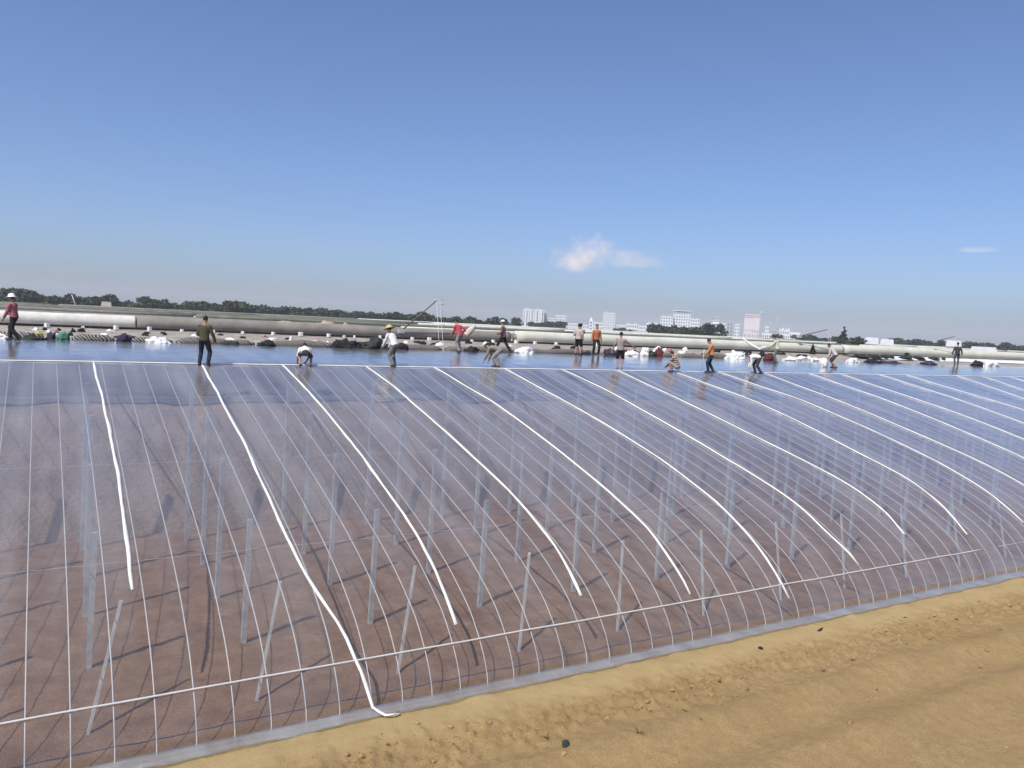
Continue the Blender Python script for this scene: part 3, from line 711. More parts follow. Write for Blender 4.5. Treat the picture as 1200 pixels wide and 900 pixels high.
# ------------------------------------------------------------------ town on the horizon
BW = 0
def block(px0, px1, ytop, dist, label, m='bwhite', floors=None, colsn=6, dep=None, yb=None, roof='flat', name='apartment_block', wins=True, side=True):
    a = spot(px0, dist); b = spot(px1, dist); w = (b-a).length; c = (a+b)/2
    hy = 351+.049*(px0+px1)/2; top = HC+(hy-ytop)/F*c.dot(HF)*1.0
    ang = math.atan2((b-a).y, (b-a).x); dep = dep or w*.6
    t = empty(name, c, ang, label, 'building')
    MB().box(0, dep/2, top/2-.5, w, dep, top+1).build('wall', MT[m], t)
    mb = MB(); mb.box(0, .2, top+.3, w+.6, .4, .9); mb.box(0, dep-.2, top+.3, w+.6, .4, .9); mb.box(-w/2, dep/2, top+.31, .4, dep-.8, .88); mb.box(w/2, dep/2, top+.31, .4, dep-.8, .88)
    mb.build('parapet', MT[m], t)
    if roof in ('flat', 'dark'):
        mm = MT['bgrey']
        for q in (-.28, .22):
            MB().box(w*q, dep*.5, top+1.6, w*.2, dep*.4, 3.0).build('stair_tower', mm, t)
    if roof == 'slab':
        MB().box(0, dep*.5-.5, top+2.2, w*1.06, dep+2, .9).build('roof_slab', MT['bwhite'], t); MB().box(0, dep*.5, top+.9, w*.7, dep*.7, 2.).build('roof_room', MT['bgrey'], t)
    fl = floors or max(2, int(top/3.1)); fh = top/fl
    if wins:
        first = None
        for f in range(fl):
            for k in range(colsn):
                x = -w/2+w*(k+.5)/colsn; z = fh*(f+.55)
                if first is None:
                    first = MB().box(0, -.02, 0, w/colsn*.5, .18, fh*.52).build('window', MT['bglass'], t, False, (x, 0, z)); o = first
                else:
                    o = first.copy(); col.objects.link(o); o.location = (x, 0, z)
    return t, top, w, dep, ang
B1, top, w, dep, ang = block(612, 637, 364, 1150, 'wide white apartment block at the left end of the town', colsn=8, floors=9, roof='dark')
for q in (-.36, -.12, .12, .36):
    MB().box(w*q, -1.0, top*.5, w*.08, 2., top*.96).build('balcony_tower', MT['bwhite'], B1)
block(636.5, 641, 368, 1160, 'narrow grey wing beside the wide white apartment block', 'bgrey', colsn=2, floors=8, roof='none')
block(642, 649, 374, 1180, 'low white block right of the grey wing', colsn=3, floors=5)
block(650, 663, 371, 1200, 'white apartment block behind the pair of standing workers', colsn=5, floors=6, roof='dark')
t, top, w, dep, ang = block(690, 694.5, 377, 1100, 'slim white tower above the head of the orange-shirted worker', colsn=1, floors=4, roof='none', name='water_tower')
MB().add([(-w/2, 0, top), (w/2, 0, top), (w/2, dep, top), (-w/2, dep, top), (0, dep/2, top+6)], [(0, 1, 4), (1, 2, 4), (2, 3, 4), (3, 0, 4)]).build('spire', MT['bwhite'], t)
block(694.5, 706, 379, 1150, 'low white row left of the twin-topped tower', colsn=6, floors=3)
t, top, w, dep, ang = block(706, 720, 368, 1100, 'white twin-topped tower with two dark roof caps', colsn=5, floors=8, roof='none')
for q in (-.27, .27):
    mb = MB(); mb.box(w*q, dep*.4, top+1.4, w*.34, dep*.5, 2.8); mb.build('roof_cap', MT['bgrey'], t)
for i, (p0, p1, yt, d) in enumerate(((722, 733, 382, 900), (733, 748, 381, 1000), (748, 757, 383, 880), (757, 772, 380, 960), (664, 676, 380, 1000), (676, 689, 382, 980))):
    block(p0, p1, yt, d, ['low white house right of the twin-topped tower', 'long low white house under the hazy middle of the town', 'small low white house left of the terraced block', 'low white hall touching the terraced block', 'low white house behind the pair of workers', 'low white house left of the slim tower'][i], colsn=6, floors=3, roof='flat' if i % 2 else 'none', name='low_house')
block(773, 788, 372, 1050, 'white left wing of the terraced apartment block', colsn=5, floors=7, roof='dark')
block(788, 808, 367, 1060, 'tallest white terraced block topped by an overhanging slab', colsn=7, floors=9, roof='slab')
block(808, 819, 375, 1050, 'white right wing of the terraced apartment block', colsn=4, floors=6, roof='dark')
# stacked pagoda-like building
c = spot(838, 1100); t = empty('stepped_building', c, ang, 'white stepped building narrowing upward behind the tall dark trees', 'building')
hy = 351+.049*838; u = c.dot(HF)/F; z = 0
for j, (wd, zt) in enumerate(((22, 393), (17, 384), (13, 380), (9, 376), (6, 373))):
    z1 = HC+(hy-zt)*u
    if z1 < z+1: z1 = z+3
    MB().box(0, 6, (z+z1)/2, wd*.92, wd*.8, z1-z-.6).build('storey', MT['bwhite' if j % 2 else 'bgrey'], t)
    MB().box(0, 6, z1-.25, wd*1.1, wd, .5).build('eave', MT['bwhite'], t); z = z1
block(845, 850, 380, 1100, 'narrow white tower right of the stepped building', colsn=2, floors=5)
block(851, 858, 379, 1120, 'pale narrow block between two slim towers', 'bgrey', colsn=2, floors=5)
block(860.5, 866, 381, 1100, 'slim white tower left of the block with the red sign', colsn=2, floors=5)
t, top, w, dep, ang = block(871, 889, 374, 900, 'pale pink tower block carrying a red rooftop sign', 'bpink', colsn=0, wins=False, roof='none')
MB().box(0, 3, top+2.2, w, 3., 4.4).build('sign_board', MT['bwhite'], t)
for k in range(7):
    x = -w*.44+w*.88*k/6
    mb = MB(); zc = top+2.4
    if k < 4: mb.box(x, 1.42, zc+1.1, w*.11, .12, .5); mb.box(x, 1.42, zc-1.2, w*.11, .12, .5); mb.box(x-w*.045, 1.43, zc, .4, .12, 1.7); mb.box(x+w*.045, 1.43, zc, .4, .12, 1.7)
    else: mb.box(x-w*.03, 1.42, zc, .6, .12, 3.); mb.box(x+w*.03, 1.42, zc+.2, .5, .12, 2.2)
    mb.build('sign_character', MT['bred' if k != 2 else 'bblue'], t)
MB().box(0, -.05, top*.52, w*.98, .25, .5).build('band', MT['bgrey'], t)
MB().box(w*.25, -.06, top*.47, w*.44, .25, .9).build('band', MT['bgrey'], t)
for k in range(6): MB().box(-w*.42+w*.84*k/5, -.07, top*.25, w*.05, .2, top*.2).build('window', MT['bglass'], t)
# lattice masts
def mast(px_, ytop, dist, label, wd=3.):
    c = spot(px_, dist); hy = 351+.049*px_; h = HC+(hy-ytop)/F*c.dot(HF)
    mb = MB(); n = 8
    for s in ((-1, -1), (1, -1), (1, 1), (-1, 1)):
        mb.tube([(s[0]*wd/2, s[1]*wd/2, 0), (s[0]*.3, s[1]*.3, h)], .16, 4)
    for k in range(n):
        f0 = wd/2+(.3-wd/2)*k/n; f1 = wd/2+(.3-wd/2)*(k+1)/n; z0 = h*k/n; z1 = h*(k+1)/n
        for s in (-1, 1):
            mb.tube([(-f0, s*f0, z0), (f1, s*f1, z1)], .1, 4); mb.tube([(s*f0, -f0, z0), (s*f1, f1, z1)], .1, 4); mb.tube([(f0, s*f0, z0), (-f1, s*f1, z1)], .1, 4)
    o = mb.build('lattice_mast', MT['bgrey'], None, False, c); tag(o, label, 'mast')
    MB().tube([(0, 0, h), (0, 0, h+4)], .12, 5).build('antenna', MT['bgrey'], o)
    for k in range(3):
        q = 2*PI*k/3; MB().box(math.cos(q)*.9, math.sin(q)*.9, h-.5, .5, .5, 2.2, q).build('aerial_panel', MT['bwhite'], o)
mast(890.5, 366, 900, 'lattice mast rising beside the block with the red sign', 2.6)
mast(903, 379, 1300, 'faint lattice mast right of the small white tower', 3)
mast(910, 375, 1350, 'taller faint lattice mast left of the jagged white block', 3)
block(896, 900.5, 384, 1000, 'small white tower right of the lattice mast', colsn=2, floors=4, roof='none')
block(902, 909, 388, 1150, 'grey block below the faint masts', 'bgrey', colsn=3, floors=3)
t, top, w, dep, ang = block(912.5, 925, 388, 1000, 'wide white block with jagged roofline', colsn=6, floors=3, roof='dark')
for k in range(4): MB().box(-w*.4+w*.26*k, dep*.3, top+1.+.6*(k % 2), w*.12, 3, 2+1.2*(k % 2)).build('roof_turret', MT['bwhite'], t)
for i, (p0, p1, yt) in enumerate(((925, 937, 391), (893, 906, 392))):
    block(p0, p1, yt, 700, ['low pale hall right of the jagged white block', 'long low white shed in front of the faint masts'][i], colsn=5, floors=2, roof='none', name='low_house')
# huts with white gabled roofs
def hut(px0, px1, ytop, dist, label):
    a = spot(px0, dist); b = spot(px1, dist); w = (b-a).length; c = (a+b)/2; hy = 351+.049*(px0+px1)/2; top = HC+(hy-ytop)/F*c.dot(HF)
    an = math.atan2((b-a).y, (b-a).x); t = empty('hut', c, an, label, 'hut'); e = top*.72
    MB().box(0, 3, e/2, w*.94, 6, e).build('wall', MT['bgrey'], t)
    MB().add([(-w/2, -.4, e), (w/2, -.4, e), (w*.42, 3, top), (-w*.42, 3, top), (-w/2, 6.4, e), (w/2, 6.4, e)], [(0, 1, 2, 3), (3, 2, 5, 4), (0, 3, 4), (1, 5, 2), (0, 4, 5, 1)]).build('roof', MT['walltop'] if px0 < 200 else MT['roofpale'], t)
    MB().box(-w*.2, -.03, e*.45, w*.1, .12, e*.8).build('door', MT['bglass'], t)
    for q in (.08, .3): MB().box(w*q, -.03, e*.6, w*.1, .12, e*.35).build('window', MT['bglass'], t)
hut(1013, 1030, 396, 330, 'white-roofed hut beside the bushy dark tree')
hut(1031, 1048, 398, 350, 'long low white-roofed hut right of the taller hut')
hut(1108, 1127, 399.5, 420, 'white-roofed hut behind the dark-clad worker')
hut(1136, 1170, 407, 330, 'very low white-roofed shed at the far right')
hut(118, 131, 354, 360, 'small beige-walled hut before the left tree belt')

# ------------------------------------------------------------------ people
CM = {}
def cloth(name, c, var=.15): 
    if name not in CM: CM[name] = mat('cloth_'+name, c, .9, var, 9, .3, 30)
    return CM[name]
def ring_loft(bm, rings):
    vs = [[bm.verts.new(p) for p in r] for r in rings]
    for a, b in zip(vs[:-1], vs[1:]):
        n = len(a)
        for k in range(n): bm.faces.new((a[k], a[(k+1) % n], b[(k+1) % n], b[k]))
    bm.faces.new(vs[0][::-1]); bm.faces.new(vs[-1])
def limb(bm, pts, rs, n=12, flat=None):
    pts = [Vector(p) for p in pts]; P = []; R = []
    t0 = (pts[1]-pts[0]).normalized(); t1 = (pts[-1]-pts[-2]).normalized()
    for q in (.95, .7): P.append(pts[0]-t0*rs[0]*q); R.append(rs[0]*math.sqrt(1-q*q))
    P += pts; R += list(rs)
    for q in (.7, .95): P.append(pts[-1]+t1*rs[-1]*q); R.append(rs[-1]*math.sqrt(1-q*q))
    rings = []; up = None
    for i, p in enumerate(P):
        t = (P[min(i+1, len(P)-1)]-P[max(i-1, 0)]).normalized()
        if up is None: up = t.orthogonal()
        a = (up-t*up.dot(t)).normalized(); b = t.cross(a); up = a
        rings.append([p+(a*math.cos(2*PI*k/n)+b*math.sin(2*PI*k/n))*R[i] for k in range(n)])
    ring_loft(bm, rings)
def trunk_loft(bm, st, right, n=20):
    rings = []
    for i, (p, rx, ry) in enumerate(st):
        t = (st[min(i+1, len(st)-1)][0]-st[max(i-1, 0)][0]).normalized()
        a = (right-t*right.dot(t)).normalized(); b = t.cross(a)
        rings.append([p+a*math.cos(2*PI*k/n)*rx+b*math.sin(2*PI*k/n)*ry for k in range(n)])
    ring_loft(bm, rings)
def ell(bm, c, r, rot=None, sub=3):
    g_ = bmesh.ops.create_icosphere(bm, subdivisions=sub, radius=1.)
    for v in g_['verts']:
        p = Vector((v.co.x*r[0], v.co.y*r[1], v.co.z*r[2]))
        if rot: p = rot @ p
        v.co = p+c
def remesh_obj(bm, name, m, parent, vox=.013, sm=4):
    me = bpy.data.meshes.new(name); bmesh.ops.recalc_face_normals(bm, faces=bm.faces); bm.to_mesh(me); bm.free()
    o = bpy.data.objects.new(name, me); col.objects.link(o)
    r = o.modifiers.new('r', 'REMESH'); r.mode = 'VOXEL'; r.voxel_size = vox
    s = o.modifiers.new('s', 'SMOOTH'); s.factor = .5; s.iterations = sm
    d = o.modifiers.new('d', 'DECIMATE'); d.ratio = .35
    dg = bpy.context.evaluated_depsgraph_get(); me2 = bpy.data.meshes.new_from_object(o.evaluated_get(dg))
    o.modifiers.clear(); o.data = me2; bpy.data.meshes.remove(me); me2.name = name
    me2.materials.clear(); me2.materials.append(m)
    for p in me2.polygons: p.use_smooth = True
    o.parent = parent; return o
def ik(a, b, l1, l2, hint):
    a = Vector(a); b = Vector(b); d = b-a; L = d.length; mx = (l1+l2)*.995
    if L > mx: b = a+d*(mx/L); d = b-a; L = mx
    x = (l1*l1-l2*l2+L*L)/(2*L); h = math.sqrt(max(0, l1*l1-x*x)); u = d/L; hn = Vector(hint); hn = (hn-u*hn.dot(u)).normalized()
    return a+u*x+hn*h, b
def person(loc, face, label, hip=.90, lean=4., curve=1., feet=((-.11, 0), (.11, 0)), lift=(0, 0), hands=((-.24, .02, .78), (.24, .02, .78)), look=0., turn=0.,
           shirt=('white', (.75, .74, .70)), sleeve='long', trousers=('dark', (.03, .03, .035)), short=False, hair='short', hat=None, hs=1., shoe=(.05, .05, .05), shirt_mat=None, vest=None, hip_fwd=None, seat_back=0.):
    dw = HR*math.sin(math.radians(face))+HF*math.cos(math.radians(face)); rz = math.atan2(dw.y, dw.x)-PI/2
    t = empty('person', loc, rz, label, 'person', 'workers on the greenhouse roof'); t.scale = (hs, hs, hs)
    la = math.radians(lean)
    hipc = Vector((0, -seat_back, hip))
    # spine
    pts = [hipc]; N = 5; seg = .50/N
    for i in range(N):
        a = la*(1+curve*.35*(i/(N-1)-.5)); pts.append(pts[-1]+Vector((0, math.sin(a), math.cos(a)))*seg)
    neck0 = pts[-1]; ta = math.radians(lean*.9); 
    X = Vector((1, 0, 0)); td = (pts[-1]-pts[-2]).normalized(); fwd = X.cross(td)*-1
    if fwd.dot(Vector((0, math.cos(la), -math.sin(la)))) < 0: fwd = -fwd
    ha = math.radians(lean*.55+look); hd = Vector((0, math.sin(ha), math.cos(ha)))
    headc = neck0+hd*.215+fwd*.02
    hrot = Matrix.Rotation(-ha, 3, 'X') @ Matrix.Rotation(math.radians(turn), 3, 'Z')
    sh = [pts[4]+td*.045+X*s*.175 for s in (-1, 1)]
    hipj = [hipc+X*s*.088-Vector((0, 0, .02)) for s in (-1, 1)]
    ank = [Vector((feet[i][0], feet[i][1], .075+lift[i])) for i in (0, 1)]
    knee = []; 
    for i in (0, 1):
        k, an = ik(hipj[i], ank[i], .44, .42, (.25*(-1, 1)[i], 1, .15)); knee.append(k); ank[i] = an
    elb = []; wri = []
    for i in (0, 1):
        e, w_ = ik(sh[i], hands[i], .29, .255, ((-1, 1)[i]*.6, -1., -.4)); elb.append(e); wri.append(w_)
    # ---- body: one continuous surface
    bm = bmesh.new()
    trunk_loft(bm, [(hipc-td*.10, .10, .075), (hipc-td*.04, .155, .105), (pts[0]+td*.03, .16, .11), (pts[1], .142, .10), (pts[2], .14, .098), (pts[3], .155, .108), (pts[4], .165, .108), (pts[4]+td*.06, .13, .085), (pts[5]+td*.01, .07, .065)], X)
    limb(bm, [neck0-td*.03, neck0+hd*.06, headc-hd*.05], [.062, .054, .056])
    ell(bm, headc, (.076, .094, .112), hrot); ell(bm, headc+hrot @ Vector((0, .03, -.065)), (.056, .066, .058), hrot)
    limb(bm, [headc+hrot @ Vector((0, .088, .01)), headc+hrot @ Vector((0, .108, -.022))], [.011, .016], 8)
    for s in (-1, 1):
        ell(bm, headc+hrot @ Vector((s*.078, -.005, -.01)), (.012, .022, .032), hrot, 2)
    for i in (0, 1):
        limb(bm, [sh[i], sh[i].lerp(elb[i], .5), elb[i], elb[i].lerp(wri[i], .35), wri[i]], [.058, .05, .041, .042, .029])
        hv = (wri[i]-elb[i]).normalized(); s = (-1, 1)[i]
        sid = hv.cross(Vector((0, 1, .2))).normalized(); 
        if sid.length < .1: sid = X
        pn = hv.cross(sid).normalized()
        pc = wri[i]+hv*.05
        trunk_loft(bm, [(wri[i]-hv*.01, .026, .022), (wri[i]+hv*.03, .036, .018), (wri[i]+hv*.085, .042, .016), (wri[i]+hv*.1, .03, .012)], sid, 12)
        for fi, (o_, ln) in enumerate(((-.032, .066), (-.011, .078), (.011, .074), (.032, .058))):
            b0 = wri[i]+hv*.082+sid*o_
            limb(bm, [b0, b0+hv*ln*.5+pn*.006, b0+hv*ln*.85+pn*.028], [.0105, .0098, .0085], 8)
        b0 = wri[i]+hv*.03+sid*.03*-s
        limb(bm, [b0, b0+sid*.03*-s+hv*.028, b0+sid*.036*-s+hv*.062], [.013, .011, .009], 8)
        limb(bm, [hipj[i], hipj[i].lerp(knee[i], .5), knee[i], knee[i].lerp(ank[i], .3), ank[i]], [.088, .075, .055, .055, .036])
        ff = Vector((feet[i][0]*.0+(-.05, .05)[i], 1, 0)).normalized()
        limb(bm, [ank[i]-ff*.035-Vector((0, 0, .04)), ank[i]+ff*.07-Vector((0, 0, .042)), ank[i]+ff*.15-Vector((0, 0, .05))], [.034, .036, .026])
    body = remesh_obj(bm, 'body', MT['skin'], t, .0125, 3)
    for s in (-1, 1):
        MBe = bmesh.new(); ell(MBe, headc+hrot @ Vector((s*.032, .083, .012)), (.013, .008, .008), hrot, 2); me = bpy.data.meshes.new('eye'); MBe.to_mesh(me); MBe.free(); me.materials.append(MT['hair'])
        o = bpy.data.objects.new('eye', me); col.objects.link(o); o.parent = t
    me = bpy.data.meshes.new('mouth'); MBe = bmesh.new(); ell(MBe, headc+hrot @ Vector((0, .088, -.058)), (.024, .008, .006), hrot, 2); MBe.to_mesh(me); MBe.free(); me.materials.append(MT['maroon'])
    o = bpy.data.objects.new('mouth', me); col.objects.link(o); o.parent = t
    # ---- shirt
    bm = bmesh.new(); g_ = .016
    trunk_loft(bm, [(hipc-td*.045, .165+g_, .125+g_), (pts[0]+td*.02, .166+g_, .122+g_), (pts[1], .155+g_, .115+g_), (pts[2], .152+g_, .11+g_), (pts[3], .163+g_, .118+g_), (pts[4], .172+g_, .115+g_), (pts[4]+td*.06, .135+g_, .092+g_), (pts[5]-td*.005, .075+g_, .066+g_)], X)
    if vest is None:
        for i in (0, 1):
            if sleeve == 'long': limb(bm, [sh[i], sh[i].lerp(elb[i], .5), elb[i], elb[i].lerp(wri[i], .35), elb[i].lerp(wri[i], .93)], [.077, .069, .062, .06, .047])
            else: limb(bm, [sh[i], sh[i].lerp(elb[i], .4), sh[i].lerp(elb[i], .78)], [.077, .071, .069])
    o = remesh_obj(bm, 'shirt', shirt_mat or cloth(*shirt), t, .0135, 3)
    bpj = o.modifiers.new('folds', 'DISPLACE')
    tx = bpy.data.textures.get('cloth_folds') or bpy.data.textures.new('cloth_folds', 'CLOUDS'); tx.noise_scale = .09
    bpj.texture = tx; bpj.strength = .022; bpj.mid_level = .5
    # ---- trousers
    bm = bmesh.new()
    trunk_loft(bm, [(hipc-td*.12, .10, .08), (hipc-td*.05, .163, .118), (pts[0]+td*.03, .163, .118), (pts[0]+td*.09, .155, .112)], X)
    for i in (0, 1):
        if short: limb(bm, [hipj[i], hipj[i].lerp(knee[i], .5), hipj[i].lerp(knee[i], .93)], [.102, .095, .084])
        else: limb(bm, [hipj[i], hipj[i].lerp(knee[i], .5), knee[i], knee[i].lerp(ank[i], .4), knee[i].lerp(ank[i], .93)], [.102, .092, .078, .074, .066])
    o = remesh_obj(bm, 'trousers', cloth(*trousers), t, .0135, 3)
    bpj = o.modifiers.new('folds', 'DISPLACE'); bpj.texture = tx; bpj.strength = .018; bpj.mid_level = .5
    # ---- shoes
    for i in (0, 1):
        bm = bmesh.new(); ff = Vector(((-.05, .05)[i], 1, 0)).normalized(); a = ank[i]-Vector((0, 0, .03))
        limb(bm, [a-ff*.045-Vector((0, 0, .008)), a+ff*.06-Vector((0, 0, .01)), a+ff*.155-Vector((0, 0, .016))], [.045, .045, .036])
        remesh_obj(bm, 'shoe', cloth('shoe%d' % int(shoe[0]*100), shoe), t, .016, 1)
    # ---- hair, hat
    bm = bmesh.new(); ell(bm, headc+hrot @ Vector((0, -.016, .025)), (.084, .098, .102), hrot)
    for v in bm.verts:
        l = hrot.inverted() @ (v.co-headc); v.co += hrot @ Vector((0, 0, .004))*noise.noise(v.co*40)
    rem = [v for v in bm.verts if (hrot.inverted() @ (v.co-headc)).z < -.05+.55*max(0, (hrot.inverted() @ (v.co-headc)).y+.01)]
    bmesh.ops.delete(bm, geom=rem, context='VERTS')
    me = bpy.data.meshes.new('hair'); bm.to_mesh(me); bm.free(); me.materials.append(MT['hair'])
    for p in me.polygons: p.use_smooth = True
    o = bpy.data.objects.new('hair', me); col.objects.link(o); o.parent = t; s = o.modifiers.new('s', 'SOLIDIFY'); s.thickness = .012
    if hat:
        kind, cc = hat; mb = MB(); n = 24
        prof = {'hard': [(.18, .0), (.175, .012), (.118, .02), (.116, .06), (.10, .105), (.065, .135), (.02, .147)],
                'cap': [(.108, .0), (.107, .03), (.098, .075), (.065, .105), (.02, .115)],
                'straw': [(.24, -.02), (.235, -.01), (.13, .03), (.11, .07), (.095, .115), (.05, .13), (.015, .132)]}[kind]
        for (r_, z_) in prof:
            for k in range(n):
                q = 2*PI*k/n; mb.v.append(headc+hrot @ Vector((math.cos(q)*r_*.95, math.sin(q)*r_*1.08-.01, z_+.035)))
        for i in range(len(prof)-1):
            for k in range(n): mb.f.append((i*n+k, i*n+(k+1) % n, (i+1)*n+(k+1) % n, (i+1)*n+k))
        mb.f.append(tuple((len(prof)-1)*n+k for k in range(n)))
        if kind == 'cap':
            vs = []
            for k in range(9):
                q = PI*(.12+.76*k/8); vs.append(headc+hrot @ Vector((math.cos(q)*.10, math.sin(q)*.11, .036))); vs.append(headc+hrot @ Vector((math.cos(q)*.085, math.sin(q)*.20, .022)))
            mb.add(vs, [(2*k, 2*k+1, 2*k+3, 2*k+2) for k in range(8)])
        o = mb.build('hat', cloth('hat%s%d' % (kind, int(cc[0]*100)), cc, .06), t, True); s = o.modifiers.new('s', 'SOLIDIFY'); s.thickness = .006
    def world(v): return Matrix.Translation(Vector(loc)) @ Matrix.Rotation(rz, 4, 'Z') @ (Vector(v)*hs)
    return t, world, wri, headc
def roofp(x, y): return Vector((x, y, zf(y)+.03))
DK = ('navy', (.022, .026, .04)); BK = ('black', (.018, .018, .02)); GY = ('grey', (.16, .16, .17)); 
person(roofp(-.86, 35.9), -90, 'worker in white hard hat, pink-red shirt and dark trousers at the left edge', .89, 8, feet=((-.09, -.22), (.09, .2)), hands=((-.2, .28, .82), (.2, .35, .98)), shirt=('pinkred', (.40, .13, .14)), trousers=BK, hat=('hard', (.85, .85, .83)))
person(roofp(4.9, 29.45), 2, 'worker in olive shirt and navy trousers standing with his back to the camera', .905, 4, feet=((-.15, 0), (.15, .02)), hands=((-.12, .22, 1.02), (.36, .16, .80)), shirt=('olive', (.075, .068, .035)), trousers=DK, look=8)
person(roofp(8.5, 29.6), -18, 'crouching worker with white shirt and dark shorts reaching down to the cord', .50, 78, feet=((-.17, .05), (.2, -.05)), hands=((-.26, .38, .10), (.05, .45, .12)), shirt=('white', (.76, .75, .71)), sleeve='short', trousers=('charcoal', (.05, .05, .048)), short=True, seat_back=.12)
person(roofp(12.1, 29.75), -55, 'worker in straw hat, white shirt and grey trousers leaning forward', .86, 32, feet=((-.14, -.1), (.14, .1)), hands=((-.18, .52, .72), (.16, .5, .70)), shirt=('white', (.76, .75, .71)), trousers=('midgrey', (.17, .17, .18)), hat=('straw', (.52, .44, .22)))
t, wd, wri, hc = person(roofp(18.1, 36.0), -50, 'worker in red shirt and grey trousers bending with a pale sack under the arm', .88, 24, feet=((-.12, -.12), (.12, .08)), hands=((-.1, .45, .85), (.30, .10, .95)), shirt=('red', (.48, .07, .09)), trousers=('ltgrey', (.25, .25, .24)), look=10)
P5 = wd((.38, -.02, .98))
t, wd, wri, hc = person(roofp(21.0, 36.7), -72, 'worker in white cap, patterned dark shirt and black trousers taking a long stride', .86, 5, feet=((-.08, .38), (.1, -.42)), lift=(0, .03), hands=((-.15, .25, .95), (.16, .3, 1.0)), shirt=('plum', (.13, .06, .07)), trousers=BK, hat=('cap', (.8, .8, .78)), shirt_mat=stripes('patterned_shirt', (.05, .03, .035), (.34, .18, .17), 3.5, 'Z', .4, 8))
person(roofp(16.9, 29.95), -78, 'worker in khaki-grey clothes and white cap stooping low over the cord', .74, 84, feet=((-.14, -.08), (.14, .1)), hands=((-.2, .55, .22), (.15, .45, .16)), shirt=('khaki', (.24, .215, .18)), trousers=('khaki2', (.27, .25, .22)), hat=('cap', (.82, .82, .80)), seat_back=.1)
person(roofp(25.75, 36.6), 25, 'worker in pale shirt and black knee-length shorts seen from behind', .905, 3, feet=((-.13, 0), (.13, .03)), hands=((-.2, .25, 1.05), (.24, .1, .80)), shirt=('palestripe', (.48, .42, .38)), sleeve='short', trousers=BK, short=True)
person(roofp(26.25, 37.1), -25, 'worker in grey shirt and trousers half hidden behind the pale-shirted worker', .91, 3, hands=((-.2, .2, .9), (.12, .30, 1.35)), shirt=('dustygrey', (.40, .38, .38)), trousers=('greyblue', (.20, .22, .24)))
person(roofp(27.05, 36.7), 165, 'worker in orange-tan shirt and black trousers facing the camera', .91, 1, feet=((-.16, 0), (.16, .02)), hands=((-.30, .02, .78), (.28, .06, .80)), shirt=('tan', (.42, .16, .075)), trousers=BK)
t, wd, wri, hc = person(roofp(23.7, 30.2), 8, 'worker in grey vest and black shorts with the right arm held out', .905, 2, feet=((-.1, 0), (.11, .04)), hands=((-.38, .1, .80), (.66, .18, 1.02)), shirt=('vestgrey', (.30, .265, .24)), sleeve='short', trousers=BK, short=True, shoe=(.3, .22, .16))
person(roofp(26.6, 29.55), -62, 'squatting worker in a striped orange, white and black shirt', .27, 28, feet=((-.14, .14), (.14, .2)), hands=((-.15, .48, .2), (.16, .45, .25)), trousers=('greywhite', (.3, .28, .26)), short=True, shirt_mat=stripes('striped_shirt', (.03, .03, .03), (.62, .56, .5), 3.2, 'Z', .15, .4, (.55, .22, .08)), seat_back=.12, look=5)
t, wd, wri, hc = person(roofp(29.0, 29.6), -80, 'worker in orange shirt and navy trousers looking down at a thin pole he holds', .895, 5, feet=((-.1, .12), (.11, -.14)), hands=((-.14, .32, .86), (.14, .30, .80)), shirt=('orange', (.55, .24, .09)), trousers=('navy2', (.02, .03, .055)), look=28)
P12 = wd((-.05, .43, 0)); P12t = wd((-.14, .39, 1.15))
person(roofp(32.3, 29.5), -82, 'worker bent double in white shirt and black trousers, hands down to the film', .85, 92, feet=((-.14, -.12), (.14, .14)), hands=((-.2, .45, .25), (.16, .50, .22)), shirt=('white', (.76, .75, .71)), trousers=('charcoal2', (.045, .045, .05)))
t, wd, wri, hc = person(roofp(38.6, 33.9), -60, 'worker in cream shirt and grey trousers pulling a white band of film', .90, 14, feet=((-.13, -.05), (.13, .1)), hands=((-.2, .5, 1.0), (.15, .48, .95)), shirt=('cream', (.62, .60, .48)), trousers=('olivegrey', (.16, .17, .16)), look=14)
P14 = [wd((-.22, .56, 1.02)), wd((-.4, 1.0, .85)), wd((-.3, 1.6, 1.1)), wd((-.2, 2.2, 1.5))]
t, wd, wri, hc = person(roofp(41.8, 32.2), -62, 'stooping worker in pink-white shirt and dark shorts lifting a white sack', .78, 40, feet=((-.12, -.1), (.13, .1)), hands=((-.16, .42, .50), (.14, .42, .50)), shirt=('pinkwhite', (.62, .52, .52)), trousers=('darkgrey', (.05, .05, .055)), short=True, hair='short')
P15 = wd((0, .62, .12))
person(Vector((63.0, 37.2, 6.06)), 15, 'worker in dark clothes standing far right with arms a little away from the body', .905, 3, feet=((-.12, -.05), (.12, .12)), hands=((-.34, .02, .82), (.33, .06, .84)), shirt=('darkslate', (.045, .05, .055)), trousers=('slate', (.10, .105, .11)), hs=1.06)
# things held
me = lump_mesh('sack', .30, .24, .72, 3.3, MT['sandpile'], .12); o = bpy.data.objects.new('sack', me); col.objects.link(o)
o.location = P5-Vector((0, 0, .12)); o.rotation_euler = (0, .75, -.5); tag(o, 'pale beige sack held under the arm of the red-shirted worker', 'sack')
me.materials.clear(); me.materials.append(mat('pale_sack', (.62, .54, .46), .9, .1, 8, .4, 20))
me = lump_mesh('sack', .5, .4, .55, 8.1, MT['bag_w'], .2); o = bpy.data.objects.new('sack', me); col.objects.link(o)
o.location = (P15.x, P15.y, zf(P15.y)+.01); tag(o, 'white sack being lifted by the stooping pink-shirted worker', 'sack')
tag(MB().tube([(0, 0, .02), P12t-P12], .014, 6).build('thin_pole', MT['whitesteel'], None, True, (P12.x, P12.y, zf(P12.y))), 'thin pale pole held upright by the orange-shirted worker', 'pole')
pp = [];
for i in range(17):
    f = i/16*3; k = min(2, int(f)); pp.append(P14[k].lerp(P14[k+1], f-k))
